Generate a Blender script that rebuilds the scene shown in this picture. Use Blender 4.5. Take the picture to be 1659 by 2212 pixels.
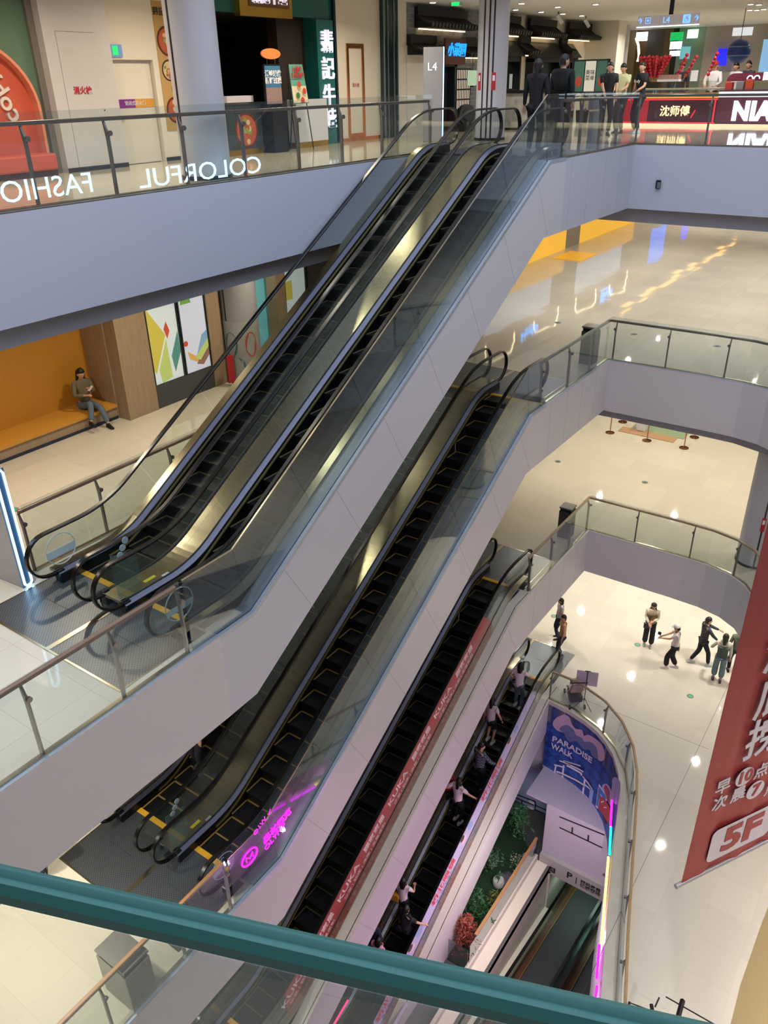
import bpy, bmesh, math, random
from mathutils import Vector, Matrix
random.seed(7)
scene = bpy.context.scene
for o in list(bpy.data.objects): bpy.data.objects.remove(o)
COL = scene.collection
PI = math.pi
# ------------------------------------------------------------------ camera
RW = ((0.82046173, 0.25791216, -0.51021943), (0.57141771, -0.3980659, 0.71765266), (-0.01800961, -0.88035496, -0.47397342))
FPX = 1725.262; CAMZ = 1.343
cd = bpy.data.cameras.new('camera'); cam = bpy.data.objects.new('camera', cd); COL.objects.link(cam)
cd.sensor_fit = 'HORIZONTAL'; cd.sensor_width = 36; cd.lens = FPX/1659*36; cd.clip_start = 0.05; cd.clip_end = 300
cam.matrix_world = Matrix(((RW[0][0], -RW[0][1], -RW[0][2], 0), (RW[1][0], -RW[1][1], -RW[1][2], 0), (RW[2][0], -RW[2][1], -RW[2][2], CAMZ), (0, 0, 0, 1)))
scene.camera = cam
# ------------------------------------------------------------------ world, exposure, area lights
w = bpy.data.worlds.new('world'); scene.world = w; w.use_nodes = True
bg = w.node_tree.nodes['Background']; bg.inputs[0].default_value = (0.60, 0.67, 0.84, 1); bg.inputs[1].default_value = 1.0
scene.cycles.max_bounces = 7; scene.cycles.diffuse_bounces = 3; scene.cycles.glossy_bounces = 3; scene.cycles.transparent_max_bounces = 24
scene.view_settings.view_transform = 'Standard'; scene.view_settings.look = 'None'
scene.view_settings.gamma = 1; scene.view_settings.exposure = -0.15; scene.view_settings.use_curve_mapping = False
def area(name, loc, sx, sy, power, col, rot=(0, 0, 0), vis_gl=False):
    l = bpy.data.lights.new(name, 'AREA'); l.shape = 'RECTANGLE'; l.size = sx; l.size_y = sy; l.energy = power; l.color = col
    o = bpy.data.objects.new(name, l); o.location = loc; o.rotation_euler = rot; COL.objects.link(o)
    return o
WARM = (1.0, 0.84, 0.62); NEUT = (1.0, 0.95, 0.87); COOL = (0.72, 0.82, 1.0)
def downlights(x0, x1, y0, y1, z, nx, ny, power, col):
    for i in range(nx):
        for j in range(ny):
            l = bpy.data.lights.new('downlight', 'AREA'); l.shape = 'DISK'; l.size = .17; l.energy = power/nx/ny; l.color = col; l.spread = math.radians(150)
            o = bpy.data.objects.new('downlight', l); o.location = (x0+(x1-x0)*(i+.5)/nx, y0+(y1-y0)*(j+.5)/ny, z); COL.objects.link(o)
area('void_fill_light', (-3.5, 9, 5.2), 10, 18, 900, (0.80, 0.87, 1.0))  # unseen fill lamp added over the void to brighten it
downlights(-13.2, -10.6, 4, 19, 3.17, 1, 5, 330, WARM)
downlights(-12.5, -5, 20.5, 29, 3.17, 2, 2, 320, NEUT)
downlights(-14, -3, 31, 40, 3.17, 2, 2, 420, NEUT)
downlights(-12, 4, 46, 62, 3.17, 2, 2, 600, NEUT)
downlights(-13.0, -11.2, 2, 15, -1.42, 1, 4, 240, WARM)
downlights(-9.4, -7.2, -1, 4.6, -1.42, 1, 2, 95, (.88, .94, 1))
downlights(-12, 2, 21, 36, -1.42, 3, 4, 760, (1, .97, .93))
downlights(-12, 0, 38, 56, -1.42, 3, 3, 800, NEUT)
downlights(-10.5, -7.2, -2, 4.6, -6.42, 2, 2, 340, NEUT)
downlights(-11, 1, 20.5, 30, -6.42, 4, 3, 540, (1, 0.93, 0.82))
downlights(-11, 2, 20, 29, -11.42, 4, 3, 620, (1, 0.94, 0.84))
downlights(-10.5, -7.2, -2, 4.6, -11.42, 2, 2, 280, NEUT)
downlights(2.6, 4.6, 3, 17, -11.42, 1, 4, 720, (1, 0.93, 0.88))  # power raised as fill for the lower cladding
downlights(3.2, 5.2, 0, 17, -6.42, 1, 4, 900, (1, 0.94, 0.92))  # out of view, added as fill for the escalator cladding
downlights(3.6, 5.6, 0, 17, -1.42, 1, 4, 620, (1, 0.95, 0.95))  # same added fill, one floor higher
def point(loc, power, col, r=.06):
    l = bpy.data.lights.new('light', 'POINT'); l.energy = power; l.color = col; l.shadow_soft_size = r; o = bpy.data.objects.new('light', l); o.location = loc; COL.objects.link(o)
for q in ((-2.5, 10.4, -16.2), (-2.0, 8.8, -16.2), (-3.0, 12.2, -16.2)): point(q, 75, (1.0, 0.32, 0.85))
area('well_light', (-4.6, 13, -16.0), 1.6, 3, 150, (1, 0.92, 0.82))

# ------------------------------------------------------------------ helpers
def lin(c):
    if isinstance(c, str): c = tuple(int(c[i:i+2], 16)/255 for i in (0, 2, 4))
    return tuple(x/12.92 if x <= .04045 else ((x+.055)/1.055)**2.4 for x in c)
MATS = {}
def mat(name, col, rough=.5, metal=0., em=None, es=1., spec=.5, noise=0, nscale=8):
    if name in MATS: return MATS[name]
    m = bpy.data.materials.new(name); m.use_nodes = True; nt = m.node_tree; b = nt.nodes['Principled BSDF']
    c = lin(col); b.inputs['Base Color'].default_value = (*c, 1); b.inputs['Roughness'].default_value = rough
    b.inputs['Metallic'].default_value = metal; b.inputs['Specular IOR Level'].default_value = spec
    if em: b.inputs['Emission Color'].default_value = (*lin(em), 1); b.inputs['Emission Strength'].default_value = es
    if noise:
        tc = nt.nodes.new('ShaderNodeTexCoord'); n = nt.nodes.new('ShaderNodeTexNoise'); n.inputs['Scale'].default_value = nscale
        n.inputs['Detail'].default_value = 4
        mx = nt.nodes.new('ShaderNodeMixRGB'); mx.blend_type = 'MULTIPLY'; mx.inputs[0].default_value = noise
        mx.inputs[1].default_value = (*c, 1); nt.links.new(tc.outputs['Object'], n.inputs['Vector'])
        nt.links.new(n.outputs['Fac'], mx.inputs[2]); nt.links.new(mx.outputs[0], b.inputs['Base Color'])
    MATS[name] = m; return m
def tile(name, col, line, size=.8, lw=.004, rough=.09, wob=.0, ox=0, oy=0, mottled=.06):
    m = bpy.data.materials.new(name); m.use_nodes = True; nt = m.node_tree; b = nt.nodes['Principled BSDF']; N = nt.nodes.new; L = nt.links.new
    tc = N('ShaderNodeTexCoord'); sp = N('ShaderNodeSeparateXYZ'); L(tc.outputs['Object'], sp.inputs[0])
    outs = []
    for i, off in ((0, ox), (1, oy)):
        a = N('ShaderNodeMath'); a.operation = 'ADD'; a.inputs[1].default_value = off + 400*size; L(sp.outputs[i], a.inputs[0])
        d = N('ShaderNodeMath'); d.operation = 'DIVIDE'; d.inputs[1].default_value = size; L(a.outputs[0], d.inputs[0])
        f = N('ShaderNodeMath'); f.operation = 'FRACT'; L(d.outputs[0], f.inputs[0])
        l = N('ShaderNodeMath'); l.operation = 'LESS_THAN'; l.inputs[1].default_value = lw/size; L(f.outputs[0], l.inputs[0]); outs.append(l)
        fl = N('ShaderNodeMath'); fl.operation = 'FLOOR'; L(d.outputs[0], fl.inputs[0]); outs.append(fl)
    mxx = N('ShaderNodeMath'); mxx.operation = 'MAXIMUM'; L(outs[0].outputs[0], mxx.inputs[0]); L(outs[2].outputs[0], mxx.inputs[1])
    cb = N('ShaderNodeCombineXYZ'); L(outs[1].outputs[0], cb.inputs[0]); L(outs[3].outputs[0], cb.inputs[1])
    wn = N('ShaderNodeTexWhiteNoise'); L(cb.outputs[0], wn.inputs['Vector'])
    mx = N('ShaderNodeMixRGB'); mx.inputs[1].default_value = (*lin(col), 1); mx.inputs[2].default_value = (*lin(line), 1); L(mxx.outputs[0], mx.inputs[0])
    mr = N('ShaderNodeMapRange'); mr.inputs[3].default_value = 1-mottled; mr.inputs[4].default_value = 1; L(wn.outputs[0], mr.inputs[0])
    mu = N('ShaderNodeMixRGB'); mu.blend_type = 'MULTIPLY'; mu.inputs[0].default_value = 1; L(mx.outputs[0], mu.inputs[1]); L(mr.outputs[0], mu.inputs[2])
    L(mu.outputs[0], b.inputs['Base Color']); b.inputs['Roughness'].default_value = rough
    if wob:
        # every tile lies at its own slight tilt, so mirrored edges jump from tile to tile
        sub = N('ShaderNodeVectorMath'); sub.operation = 'SUBTRACT'; sub.inputs[1].default_value = (.5, .5, .5); L(wn.outputs['Color'], sub.inputs[0])
        ml = N('ShaderNodeVectorMath'); ml.operation = 'MULTIPLY'; ml.inputs[1].default_value = (wob, wob, 0); L(sub.outputs[0], ml.inputs[0])
        gm = N('ShaderNodeNewGeometry'); ad = N('ShaderNodeVectorMath'); L(gm.outputs['Normal'], ad.inputs[0]); L(ml.outputs[0], ad.inputs[1])
        nn = N('ShaderNodeVectorMath'); nn.operation = 'NORMALIZE'; L(ad.outputs[0], nn.inputs[0]); L(nn.outputs[0], b.inputs['Normal'])
    MATS[name] = m; return m
def wood(name, c1, c2, axis=0, scale=6, rough=.45):
    m = bpy.data.materials.new(name); m.use_nodes = True; nt = m.node_tree; b = nt.nodes['Principled BSDF']; N = nt.nodes.new; L = nt.links.new
    tc = N('ShaderNodeTexCoord'); mp = N('ShaderNodeMapping'); s = [scale*4]*3; s[axis] = scale*.15; mp.inputs['Scale'].default_value = s
    n = N('ShaderNodeTexNoise'); n.inputs['Scale'].default_value = 1.6; n.inputs['Detail'].default_value = 5
    r = N('ShaderNodeValToRGB'); r.color_ramp.elements[0].color = (*lin(c1), 1); r.color_ramp.elements[1].color = (*lin(c2), 1)
    r.color_ramp.elements[0].position = .3; r.color_ramp.elements[1].position = .7
    L(tc.outputs['Object'], mp.inputs[0]); L(mp.outputs[0], n.inputs['Vector']); L(n.outputs['Fac'], r.inputs[0]); L(r.outputs[0], b.inputs['Base Color'])
    b.inputs['Roughness'].default_value = rough; MATS[name] = m; return m
def glass(name, tint=(.93, .97, .96), refl=1.0, haze=0, hcol=(.6, .65, .68)):
    m = bpy.data.materials.new(name); m.use_nodes = True; nt = m.node_tree; nt.nodes.clear(); N = nt.nodes.new; L = nt.links.new
    out = N('ShaderNodeOutputMaterial'); tr = N('ShaderNodeBsdfTransparent'); tr.inputs[0].default_value = (*tint, 1)
    gl = N('ShaderNodeBsdfGlossy'); gl.inputs['Roughness'].default_value = .02; gl.inputs['Color'].default_value = (.95, .98, 1, 1)
    ge = N('ShaderNodeNewGeometry'); dt = N('ShaderNodeVectorMath'); dt.operation = 'DOT_PRODUCT'; L(ge.outputs['Normal'], dt.inputs[0]); L(ge.outputs['Incoming'], dt.inputs[1])
    ab = N('ShaderNodeMath'); ab.operation = 'ABSOLUTE'; L(dt.outputs['Value'], ab.inputs[0])
    om = N('ShaderNodeMath'); om.operation = 'SUBTRACT'; om.inputs[0].default_value = 1; L(ab.outputs[0], om.inputs[1])
    pw = N('ShaderNodeMath'); pw.operation = 'POWER'; pw.inputs[1].default_value = 5; L(om.outputs[0], pw.inputs[0])
    fr = N('ShaderNodeMath'); fr.operation = 'MULTIPLY_ADD'; fr.inputs[1].default_value = .96; fr.inputs[2].default_value = .04; L(pw.outputs[0], fr.inputs[0])
    mu = N('ShaderNodeMath'); mu.operation = 'MULTIPLY'; mu.inputs[1].default_value = refl; mu.use_clamp = True; L(fr.outputs[0], mu.inputs[0])
    mx = N('ShaderNodeMixShader'); L(mu.outputs[0], mx.inputs[0]); L(tr.outputs[0], mx.inputs[1]); L(gl.outputs[0], mx.inputs[2])
    last = mx
    if haze:
        df = N('ShaderNodeBsdfDiffuse'); df.inputs[0].default_value = (*hcol, 1); m2 = N('ShaderNodeMixShader'); m2.inputs[0].default_value = haze
        L(mx.outputs[0], m2.inputs[1]); L(df.outputs[0], m2.inputs[2]); last = m2
    L(last.outputs[0], out.inputs[0]); MATS[name] = m; return m
def emis(name, col, s=1.):
    return mat(name, (0, 0, 0), .6, 0, em=col, es=s)
def rootloc(o):
    v = Vector((0, 0, 0))
    while o: v += o.location; o = o.parent
    return v
def thing(name, label, cat, loc=(0, 0, 0), rz=0, group=None):
    o = bpy.data.objects.new(name, None); COL.objects.link(o); o.location = loc; o.rotation_euler = (0, 0, rz); o.empty_display_size = .1
    o['label'] = label; o['category'] = cat
    if group: o['group'] = group
    return o
def tag(o, label, cat, group=None, kind=None):
    o['label'] = label; o['category'] = cat
    if group: o['group'] = group
    if kind: o['kind'] = kind
    return o
def struct(o): o['kind'] = 'structure'; return o
class MB:
    def __init__(s): s.v = []; s.f = []; s.m = []
    def poly(s, pts, m=0):
        n = len(s.v); s.v += [tuple(p) for p in pts]; s.f.append(tuple(range(n, n+len(pts)))); s.m.append(m)
    def box(s, x0, x1, y0, y1, z0, z1, m=0):
        x0, x1 = min(x0, x1), max(x0, x1); y0, y1 = min(y0, y1), max(y0, y1); z0, z1 = min(z0, z1), max(z0, z1)
        n = len(s.v); s.v += [(x, y, z) for z in (z0, z1) for y in (y0, y1) for x in (x0, x1)]
        for f in ((0, 2, 3, 1), (4, 5, 7, 6), (0, 1, 5, 4), (2, 6, 7, 3), (0, 4, 6, 2), (1, 3, 7, 5)): s.f.append(tuple(n+i for i in f)); s.m.append(m)
        return s
    def prism(s, pts, z0, z1, mt=0, ms=None, mb=None):
        ms = mt if ms is None else ms; mb = mt if mb is None else mb; k = len(pts); n = len(s.v)
        s.v += [(p[0], p[1], z0) for p in pts]+[(p[0], p[1], z1) for p in pts]
        s.f.append(tuple(n+k+i for i in range(k))); s.m.append(mt); s.f.append(tuple(n+k-1-i for i in range(k))); s.m.append(mb)
        for i in range(k): j = (i+1) % k; s.f.append((n+i, n+j, n+k+j, n+k+i)); s.m.append(ms)
        return s
    def xprism(s, yz, x0, x1, m=0):   # polygon in the YZ plane given thickness along X
        k = len(yz); n = len(s.v); s.v += [(x0, y, z) for y, z in yz]+[(x1, y, z) for y, z in yz]
        s.f.append(tuple(n+k-1-i for i in range(k))); s.m.append(m); s.f.append(tuple(n+k+i for i in range(k))); s.m.append(m)
        for i in range(k): j = (i+1) % k; s.f.append((n+i, n+j, n+k+j, n+k+i)); s.m.append(m)
        return s
    def yprism(s, xz, y0, y1, m=0):
        k = len(xz); n = len(s.v); s.v += [(x, y0, z) for x, z in xz]+[(x, y1, z) for x, z in xz]
        s.f.append(tuple(n+i for i in range(k))); s.m.append(m); s.f.append(tuple(n+k+k-1-i for i in range(k))); s.m.append(m)
        for i in range(k): j = (i+1) % k; s.f.append((n+i, n+k+i, n+k+j, n+j)); s.m.append(m)
        return s
    def rings(s, rs, m=0, caps=True, closed=False):
        k = len(rs[0]); base = len(s.v)
        for r in rs: s.v += [tuple(p) for p in r]
        n = len(rs); rng = range(n if closed else n-1)
        for a in rng:
            b = (a+1) % n
            for i in range(k):
                j = (i+1) % k; s.f.append((base+a*k+i, base+a*k+j, base+b*k+j, base+b*k+i)); s.m.append(m)
        if caps and not closed:
            s.f.append(tuple(base+k-1-i for i in range(k))); s.m.append(m); s.f.append(tuple(base+(n-1)*k+i for i in range(k))); s.m.append(m)
        return s
    def sweep_yz(s, path, cs, m=0):   # path [(y,z)], cross-section [(x,n)], n along the path's upward normal
        rs = []; k = len(path)
        for i, (y, z) in enumerate(path):
            ns = []
            for a, b in ((i-1, i), (i, i+1)):
                if a < 0 or b >= k: continue
                dy, dz = path[b][0]-path[a][0], path[b][1]-path[a][1]; l = math.hypot(dy, dz) or 1; ns.append((-dz/l, dy/l))
            ny = sum(q[0] for q in ns)/len(ns); nz = sum(q[1] for q in ns)/len(ns); l = math.hypot(ny, nz) or 1; ny /= l; nz /= l
            f = 1/max(.5, ns[0][0]*ny+ns[0][1]*nz)
            rs.append([(x, y+n*f*ny, z+n*f*nz) for x, n in cs])
        return s.rings(rs, m)
    def sweep_xy(s, path, z, cs, m=0, closed=False):   # path [(x,y)] or [(x,y,z)], cross-section [(lateral,up)]
        rs = []; k = len(path)
        for i in range(k):
            p = path[i]; ns = []
            for a, b in ((i-1, i), (i, i+1)):
                if not closed and (a < 0 or b >= k): continue
                P, Q = path[a % k], path[b % k]; dx, dy = Q[0]-P[0], Q[1]-P[1]; l = math.hypot(dx, dy) or 1; ns.append((dy/l, -dx/l))
            nx = sum(q[0] for q in ns)/len(ns); ny = sum(q[1] for q in ns)/len(ns); l = math.hypot(nx, ny) or 1; nx /= l; ny /= l
            f = 1/max(.4, ns[0][0]*nx+ns[0][1]*ny); zz = z+(p[2] if len(p) > 2 else 0)
            rs.append([(p[0]+a*f*nx, p[1]+a*f*ny, zz+b) for a, b in cs])
        return s.rings(rs, m, closed=closed)
    def tube(s, pts, r, n=10, m=0, caps=True):
        pts = [Vector(p) for p in pts]; rs = []
        rr = r if isinstance(r, (list, tuple)) else [r]*len(pts)
        up = None
        for i, p in enumerate(pts):
            t = (pts[min(i+1, len(pts)-1)]-pts[max(i-1, 0)])
            t = t.normalized() if t.length > 1e-9 else Vector((0, 0, 1))
            if up is None: up = Vector((0, 0, 1)) if abs(t.z) < .9 else Vector((1, 0, 0))
            a = t.cross(up); a = a.normalized() if a.length > 1e-6 else Vector((1, 0, 0)); b = t.cross(a).normalized(); up = -b if False else up
            rs.append([tuple(p+rr[i]*(math.cos(q*2*PI/n)*a+math.sin(q*2*PI/n)*b)) for q in range(n)])
        return s.rings(rs, m, caps)
    def cyl(s, x, y, z0, z1, r, n=24, m=0, r2=None):
        r2 = r if r2 is None else r2
        return s.rings([[(x+q*math.cos(i*2*PI/n), y+q*math.sin(i*2*PI/n), z) for i in range(n)] for z, q in ((z0, r), (z1, r2))], m)
    def lathe(s, x, y, prof, n=20, m=0):
        return s.rings([[(x+q*math.cos(i*2*PI/n), y+q*math.sin(i*2*PI/n), z) for i in range(n)] for z, q in prof], m)
    def disc(s, c, nrm, r, t, n=16, m=0):
        c = Vector(c); nrm = Vector(nrm).normalized(); return s.tube([c-nrm*t/2, c+nrm*t/2], r, n, m)
    def ell(s, c, r, n=12, k=8, m=0):
        rs = []
        for j in range(k+1):
            a = -PI/2+PI*j/k; q = max(math.cos(a), .02)
            rs.append([(c[0]+r[0]*q*math.cos(i*2*PI/n), c[1]+r[1]*q*math.sin(i*2*PI/n), c[2]+r[2]*math.sin(a)) for i in range(n)])
        return s.rings(rs, m)
    def build(s, name, mats, parent=None, smooth=False, world=True, bevel=0):
        off = rootloc(parent) if (parent and world) else Vector((0, 0, 0))
        me = bpy.data.meshes.new(name); me.from_pydata([tuple(Vector(v)-off) for v in s.v], [], s.f)
        ms = mats if isinstance(mats, (list, tuple)) else [mats]
        for m in ms: me.materials.append(m)
        me.polygons.foreach_set('material_index', s.m)
        me.update()
        bm = bmesh.new(); bm.from_mesh(me); bmesh.ops.recalc_face_normals(bm, faces=bm.faces); bm.to_mesh(me); bm.free()
        if smooth:
            me.polygons.foreach_set('use_smooth', [True]*len(me.polygons))
            me.set_sharp_from_angle(angle=math.radians(38))
        o = bpy.data.objects.new(name, me); COL.objects.link(o)
        if parent: o.parent = parent
        if bevel:
            b = o.modifiers.new('bevel', 'BEVEL'); b.width = bevel; b.segments = 2; b.limit_method = 'ANGLE'
        return o
def copy_tree(o, parent=None):
    c = o.copy(); COL.objects.link(c)
    if parent is not None: c.parent = parent
    for ch in list(o.children): copy_tree(ch, c)
    return c
def roundpath(pts, rad, n=8):
    out = [pts[0]]
    for i in range(1, len(pts)-1):
        P, Q, R_ = Vector(pts[i-1]), Vector(pts[i]), Vector(pts[i+1]); r = rad[i-1] if isinstance(rad, (list, tuple)) else rad
        a = (P-Q); b = (R_-Q); ang = a.angle(b); d = r/math.tan(ang/2) if ang < PI-1e-4 else 0
        d = min(d, a.length*.49, b.length*.49); s = Q+a.normalized()*d; e = Q+b.normalized()*d
        for k in range(n+1):
            t = k/n; out.append(tuple((1-t)**2*s+2*t*(1-t)*Q+t*t*e))
    out.append(pts[-1]); res = [out[0]]
    for q in out[1:]:
        if math.dist(q, res[-1]) > 1e-3: res.append(q)
    return res
def interp(path, y):
    for (a, za), (b, zb) in zip(path, path[1:]):
        if a <= y <= b: return za+(zb-za)*((y-a)/(b-a) if b > a else 0)
    return path[0][1] if y < path[0][0] else path[-1][1]
def txt(name, body, size, org, ux, uy, m, parent=None, ext=.004, bold=0, align='CENTER', shear=0, sx=1, world=True, space=1, sx_line=1):
    c = bpy.data.curves.new(name, 'FONT'); c.body = body; c.size = size; c.extrude = ext; c.offset = bold; c.align_x = align; c.align_y = 'CENTER'
    c.shear = shear; c.space_character = space; c.space_line = sx_line; c.resolution_u = 3
    t = bpy.data.objects.new(name, c); COL.objects.link(t)
    ux = Vector(ux).normalized(); uy = Vector(uy).normalized(); uz = ux.cross(uy)
    M = Matrix(((ux.x*sx, uy.x, uz.x, org[0]), (ux.y*sx, uy.y, uz.y, org[1]), (ux.z*sx, uy.z, uz.z, org[2]), (0, 0, 0, 1)))
    dg = bpy.context.evaluated_depsgraph_get(); me = bpy.data.meshes.new_from_object(t.evaluated_get(dg)); bpy.data.objects.remove(t)
    me.transform(M)
    if parent and world: me.transform(Matrix.Translation(-rootloc(parent)))
    me.materials.clear(); me.materials.append(m); me.name = name
    o = bpy.data.objects.new(name, me); COL.objects.link(o)
    if parent: o.parent = parent
    return o
# the lens maps the photograph's pixels onto the real planes things stand on
def ray(u, v):
    c = (u-829.5, v-1106, FPX); return Vector(tuple(sum(RW[i][j]*c[j] for j in range(3)) for i in range(3)))
def onZ(u, v, z): r = ray(u, v); t = (z-CAMZ)/r.z; return Vector((r.x*t, r.y*t, z))
def onX(u, v, x): r = ray(u, v); t = x/r.x; return Vector((x, r.y*t, CAMZ+r.z*t))
def onY(u, v, y): r = ray(u, v); t = y/r.y; return Vector((r.x*t, y, CAMZ+r.z*t))
def onP(u, v, p, n):
    r = ray(u, v); p = Vector(p); n = Vector(n); o = Vector((0, 0, CAMZ)); t = (p-o).dot(n)/r.dot(n); return o+r*t
T30 = math.tan(math.radians(30)); L4, L3, L2, L1, B1 = 0., -5., -10., -15., -20.
XG = -6.66; YT = 14.917
# ------------------------------------------------------------------ shared materials
M_bluelit4 = mat('blue_light_tinted_fascia', 'B9BFCE', .55)  # bluish light on the top fascia is carried by this base colour
M_paint = mat('off_white_painted_fascia', 'CCC9CC', .5)
M_clad = mat('white_metal_cladding', 'CECACD', .45)
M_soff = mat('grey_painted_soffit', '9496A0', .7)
M_ceil = mat('white_ceiling_paint', 'D8D6D0', .8)
M_black = mat('black_rubber', '07080A', .28)
M_dark = mat('black_metal', '17181B', .4, .3)
M_seam = mat('dark_seam', '2A3038', .6)
M_steel = mat('brushed_steel', 'B4AC96', .24, 1.)
M_steel2 = mat('brown_grey_metal', '7B7672', .4, .7)
M_blue = mat('blue_grey_skirt_metal', '6A6D7C', .36, .75)
M_gold = mat('gold_brush_guard', 'B79F55', .3, .9)
M_olive = mat('olive_brush_guard', '8C8657', .4, .6)
M_yel = mat('yellow_safety_paint', 'D9A429', .5)
M_tread = mat('black_step_tread', '15171A', .5, .3)
M_olv = mat('olive_step_line', '5A5434', .55)  # dull olive tone, darker than the second flight's step lines
M_glass = glass('clear_railing_glass', (.90, .935, .93), 1.0, .02)
M_glass2 = glass('grey_tinted_barrier_glass', (.70, .76, .78), 1.6, .05, (.32, .36, .38))
M_glassE = glass('clear_balustrade_glass', (.89, .91, .90), .9)
M_white = mat('white_print', 'E8E8EA', .5)
M_red = mat('red_print', 'B3242C', .5)
M_ledge = mat('cream_stone_ledge', 'CFC9BD', .4, noise=.12, nscale=6)
M_ledgeb = mat('blue_grey_ledge_metal', 'A9B3BE', .35, .4)
def plate_mat():
    m = bpy.data.materials.new('ribbed_landing_plate'); m.use_nodes = True; nt = m.node_tree; b = nt.nodes['Principled BSDF']; N = nt.nodes.new; L = nt.links.new
    tc = N('ShaderNodeTexCoord'); ch = N('ShaderNodeTexChecker'); ch.inputs['Scale'].default_value = 40
    ch.inputs[1].default_value = (*lin('7A7F84'), 1); ch.inputs[2].default_value = (*lin('62676C'), 1)
    L(tc.outputs['Object'], ch.inputs[0]); L(ch.outputs[0], b.inputs['Base Color']); b.inputs['Metallic'].default_value = .8; b.inputs['Roughness'].default_value = .38
    return m
M_plate = plate_mat()
# ------------------------------------------------------------------ floors, ceilings, walls
TILE4 = tile('polished_beige_tile_upper', 'CDC3AE', '8F8878', .8, .005, .07, .006)
TILE3 = tile('polished_cream_tile_third', 'CEC7B6', 'A39A84', .8, .004, .05, .012)
TILE2 = tile('polished_warm_tile_second', 'D4CAB4', 'B5A98C', .8, .003, .06, .004)
TILE1 = tile('polished_white_tile_ground', 'DDD5C6', 'C4BCAC', .9, .003, .06, .003)
TILEB = tile('dark_basement_tile', '5D5B5C', '48474A', .6, .005, .3)
def slab(name, hole, zt, th, mtop, mside, mbot, outer=((-22, -8), (14, -8), (14, 70), (-22, 70))):
    c = bpy.data.curves.new(name, 'CURVE'); c.dimensions = '2D'; c.fill_mode = 'BOTH'; c.extrude = th/2
    holes = hole if hole and isinstance(hole[0][0], (tuple, list)) else ([hole] if hole else [])
    for pts in [outer]+holes:
        sp = c.splines.new('POLY'); sp.points.add(len(pts)-1); sp.use_cyclic_u = True
        for i, p in enumerate(pts): sp.points[i].co = (p[0], p[1], 0, 1)
    t = bpy.data.objects.new(name, c); COL.objects.link(t); dg = bpy.context.evaluated_depsgraph_get()
    me = bpy.data.meshes.new_from_object(t.evaluated_get(dg)); bpy.data.objects.remove(t)
    me.transform(Matrix.Translation((0, 0, zt-th/2))); me.materials.clear()
    for m in (mtop, mside, mbot): me.materials.append(m)
    for p in me.polygons:
        p.use_smooth = False
        zc = sum(me.vertices[i].co.z for i in p.vertices)/len(p.vertices)
        p.material_index = 0 if zc > zt-.001 else (2 if zc < zt-th+.001 else 1)
    o = bpy.data.objects.new(name, me); COL.objects.link(o); return struct(o)
C4 = [(-9.76, -3.0), (3, 1.22), (3, 19.4), (-6.66, 19.4), (-6.66, 15.62), (-9.76, 15.62)]
CR = [(-2.0, 18.4), (-2.35, 18.9), (-2.8, 19.2), (-3.4, 19.36), (-4.2, 19.4)]
C3 = [(-6.66, 5.62), (-6.66, -3), (2.2, -3), (2.2, 8), (-1.55, 17.4)]+CR+[(-6.66, 19.4), (-6.66, 15.62), (-9.76, 15.62), (-9.76, 5.62)]
C1R = [(-.2, 4.0), (-.7, 6), (-1.8, 9.2), (-2.4, 11.1), (-3.0, 13.1), (-3.3, 14.1), (-3.55, 15.0), (-3.74, 15.6), (-3.95, 16.1), (-4.3, 16.65), (-4.65, 17.0), (-5.0, 17.25), (-5.45, 17.45), (-6.0, 17.6), (-6.66, 17.68)]
C1 = [(-6.66, 5.62), (-6.66, 3), (-.2, 3)]+C1R+[(-6.66, 18.39), (-9.76, 18.39), (-9.76, 5.62)]
slab('floor', C4, L4, 1.35, TILE4, M_bluelit4, M_ceil)
slab('floor', C3, L3, 1.35, TILE3, M_paint, M_ceil)
slab('floor', C3, L2, 1.33, TILE2, M_paint, M_ceil)
slab('floor', C1, L1, .8, TILE1, M_ledge, M_ceil)
slab('floor', [(-5.55, 9.0), (-2.4, 9.0), (-2.4, 19), (-5.55, 19)], B1, .3, TILEB, M_ledge, M_ceil)
slab('ceiling', [(-9.4, -2.6), (3.4, -2.6), (3.4, 19.9), (-9.4, 19.9)], 4.2, 1.0, M_ceil, M_paint, M_ceil)
slab('floor', None, -24.5, .2, TILEB, M_ledge, M_ceil)
# grey metal margin strips running round the slab edges, and the soffit bands
def margin(name, pts, z, m, w0=-.0, w1=.09):
    b = MB(); b.sweep_xy(pts, z, [(w0, 0.0), (w0, .015), (w1, .015), (w1, 0.0)]); return struct(b.build(name, m))
margin('trim_1', [(-9.76, -2.9), (-9.76, 15.0)], L4, M_steel2, -.09, 0)
margin('trim_2', [(-6.66, 15.62), (-6.66, 19.4), (3, 19.4)], L4, M_steel2, -.09, 0)
margin('trim_3', [(-6.66, -3), (-6.66, 5.62)], L3, M_ledgeb, -.08, 0)
CRr = [(-6.66, 15.62), (-6.66, 19.4)]+CR[::-1]+[(-1.55, 17.4)]
margin('trim_4', CRr, L3, M_ledgeb, -.09, 0)
margin('trim_5', CRr, L2, M_ledge, -.09, 0)
margin('trim_6', [(-6.66, -3), (-6.66, 5.62)], L2, M_ledgeb, -.08, 0)
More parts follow.
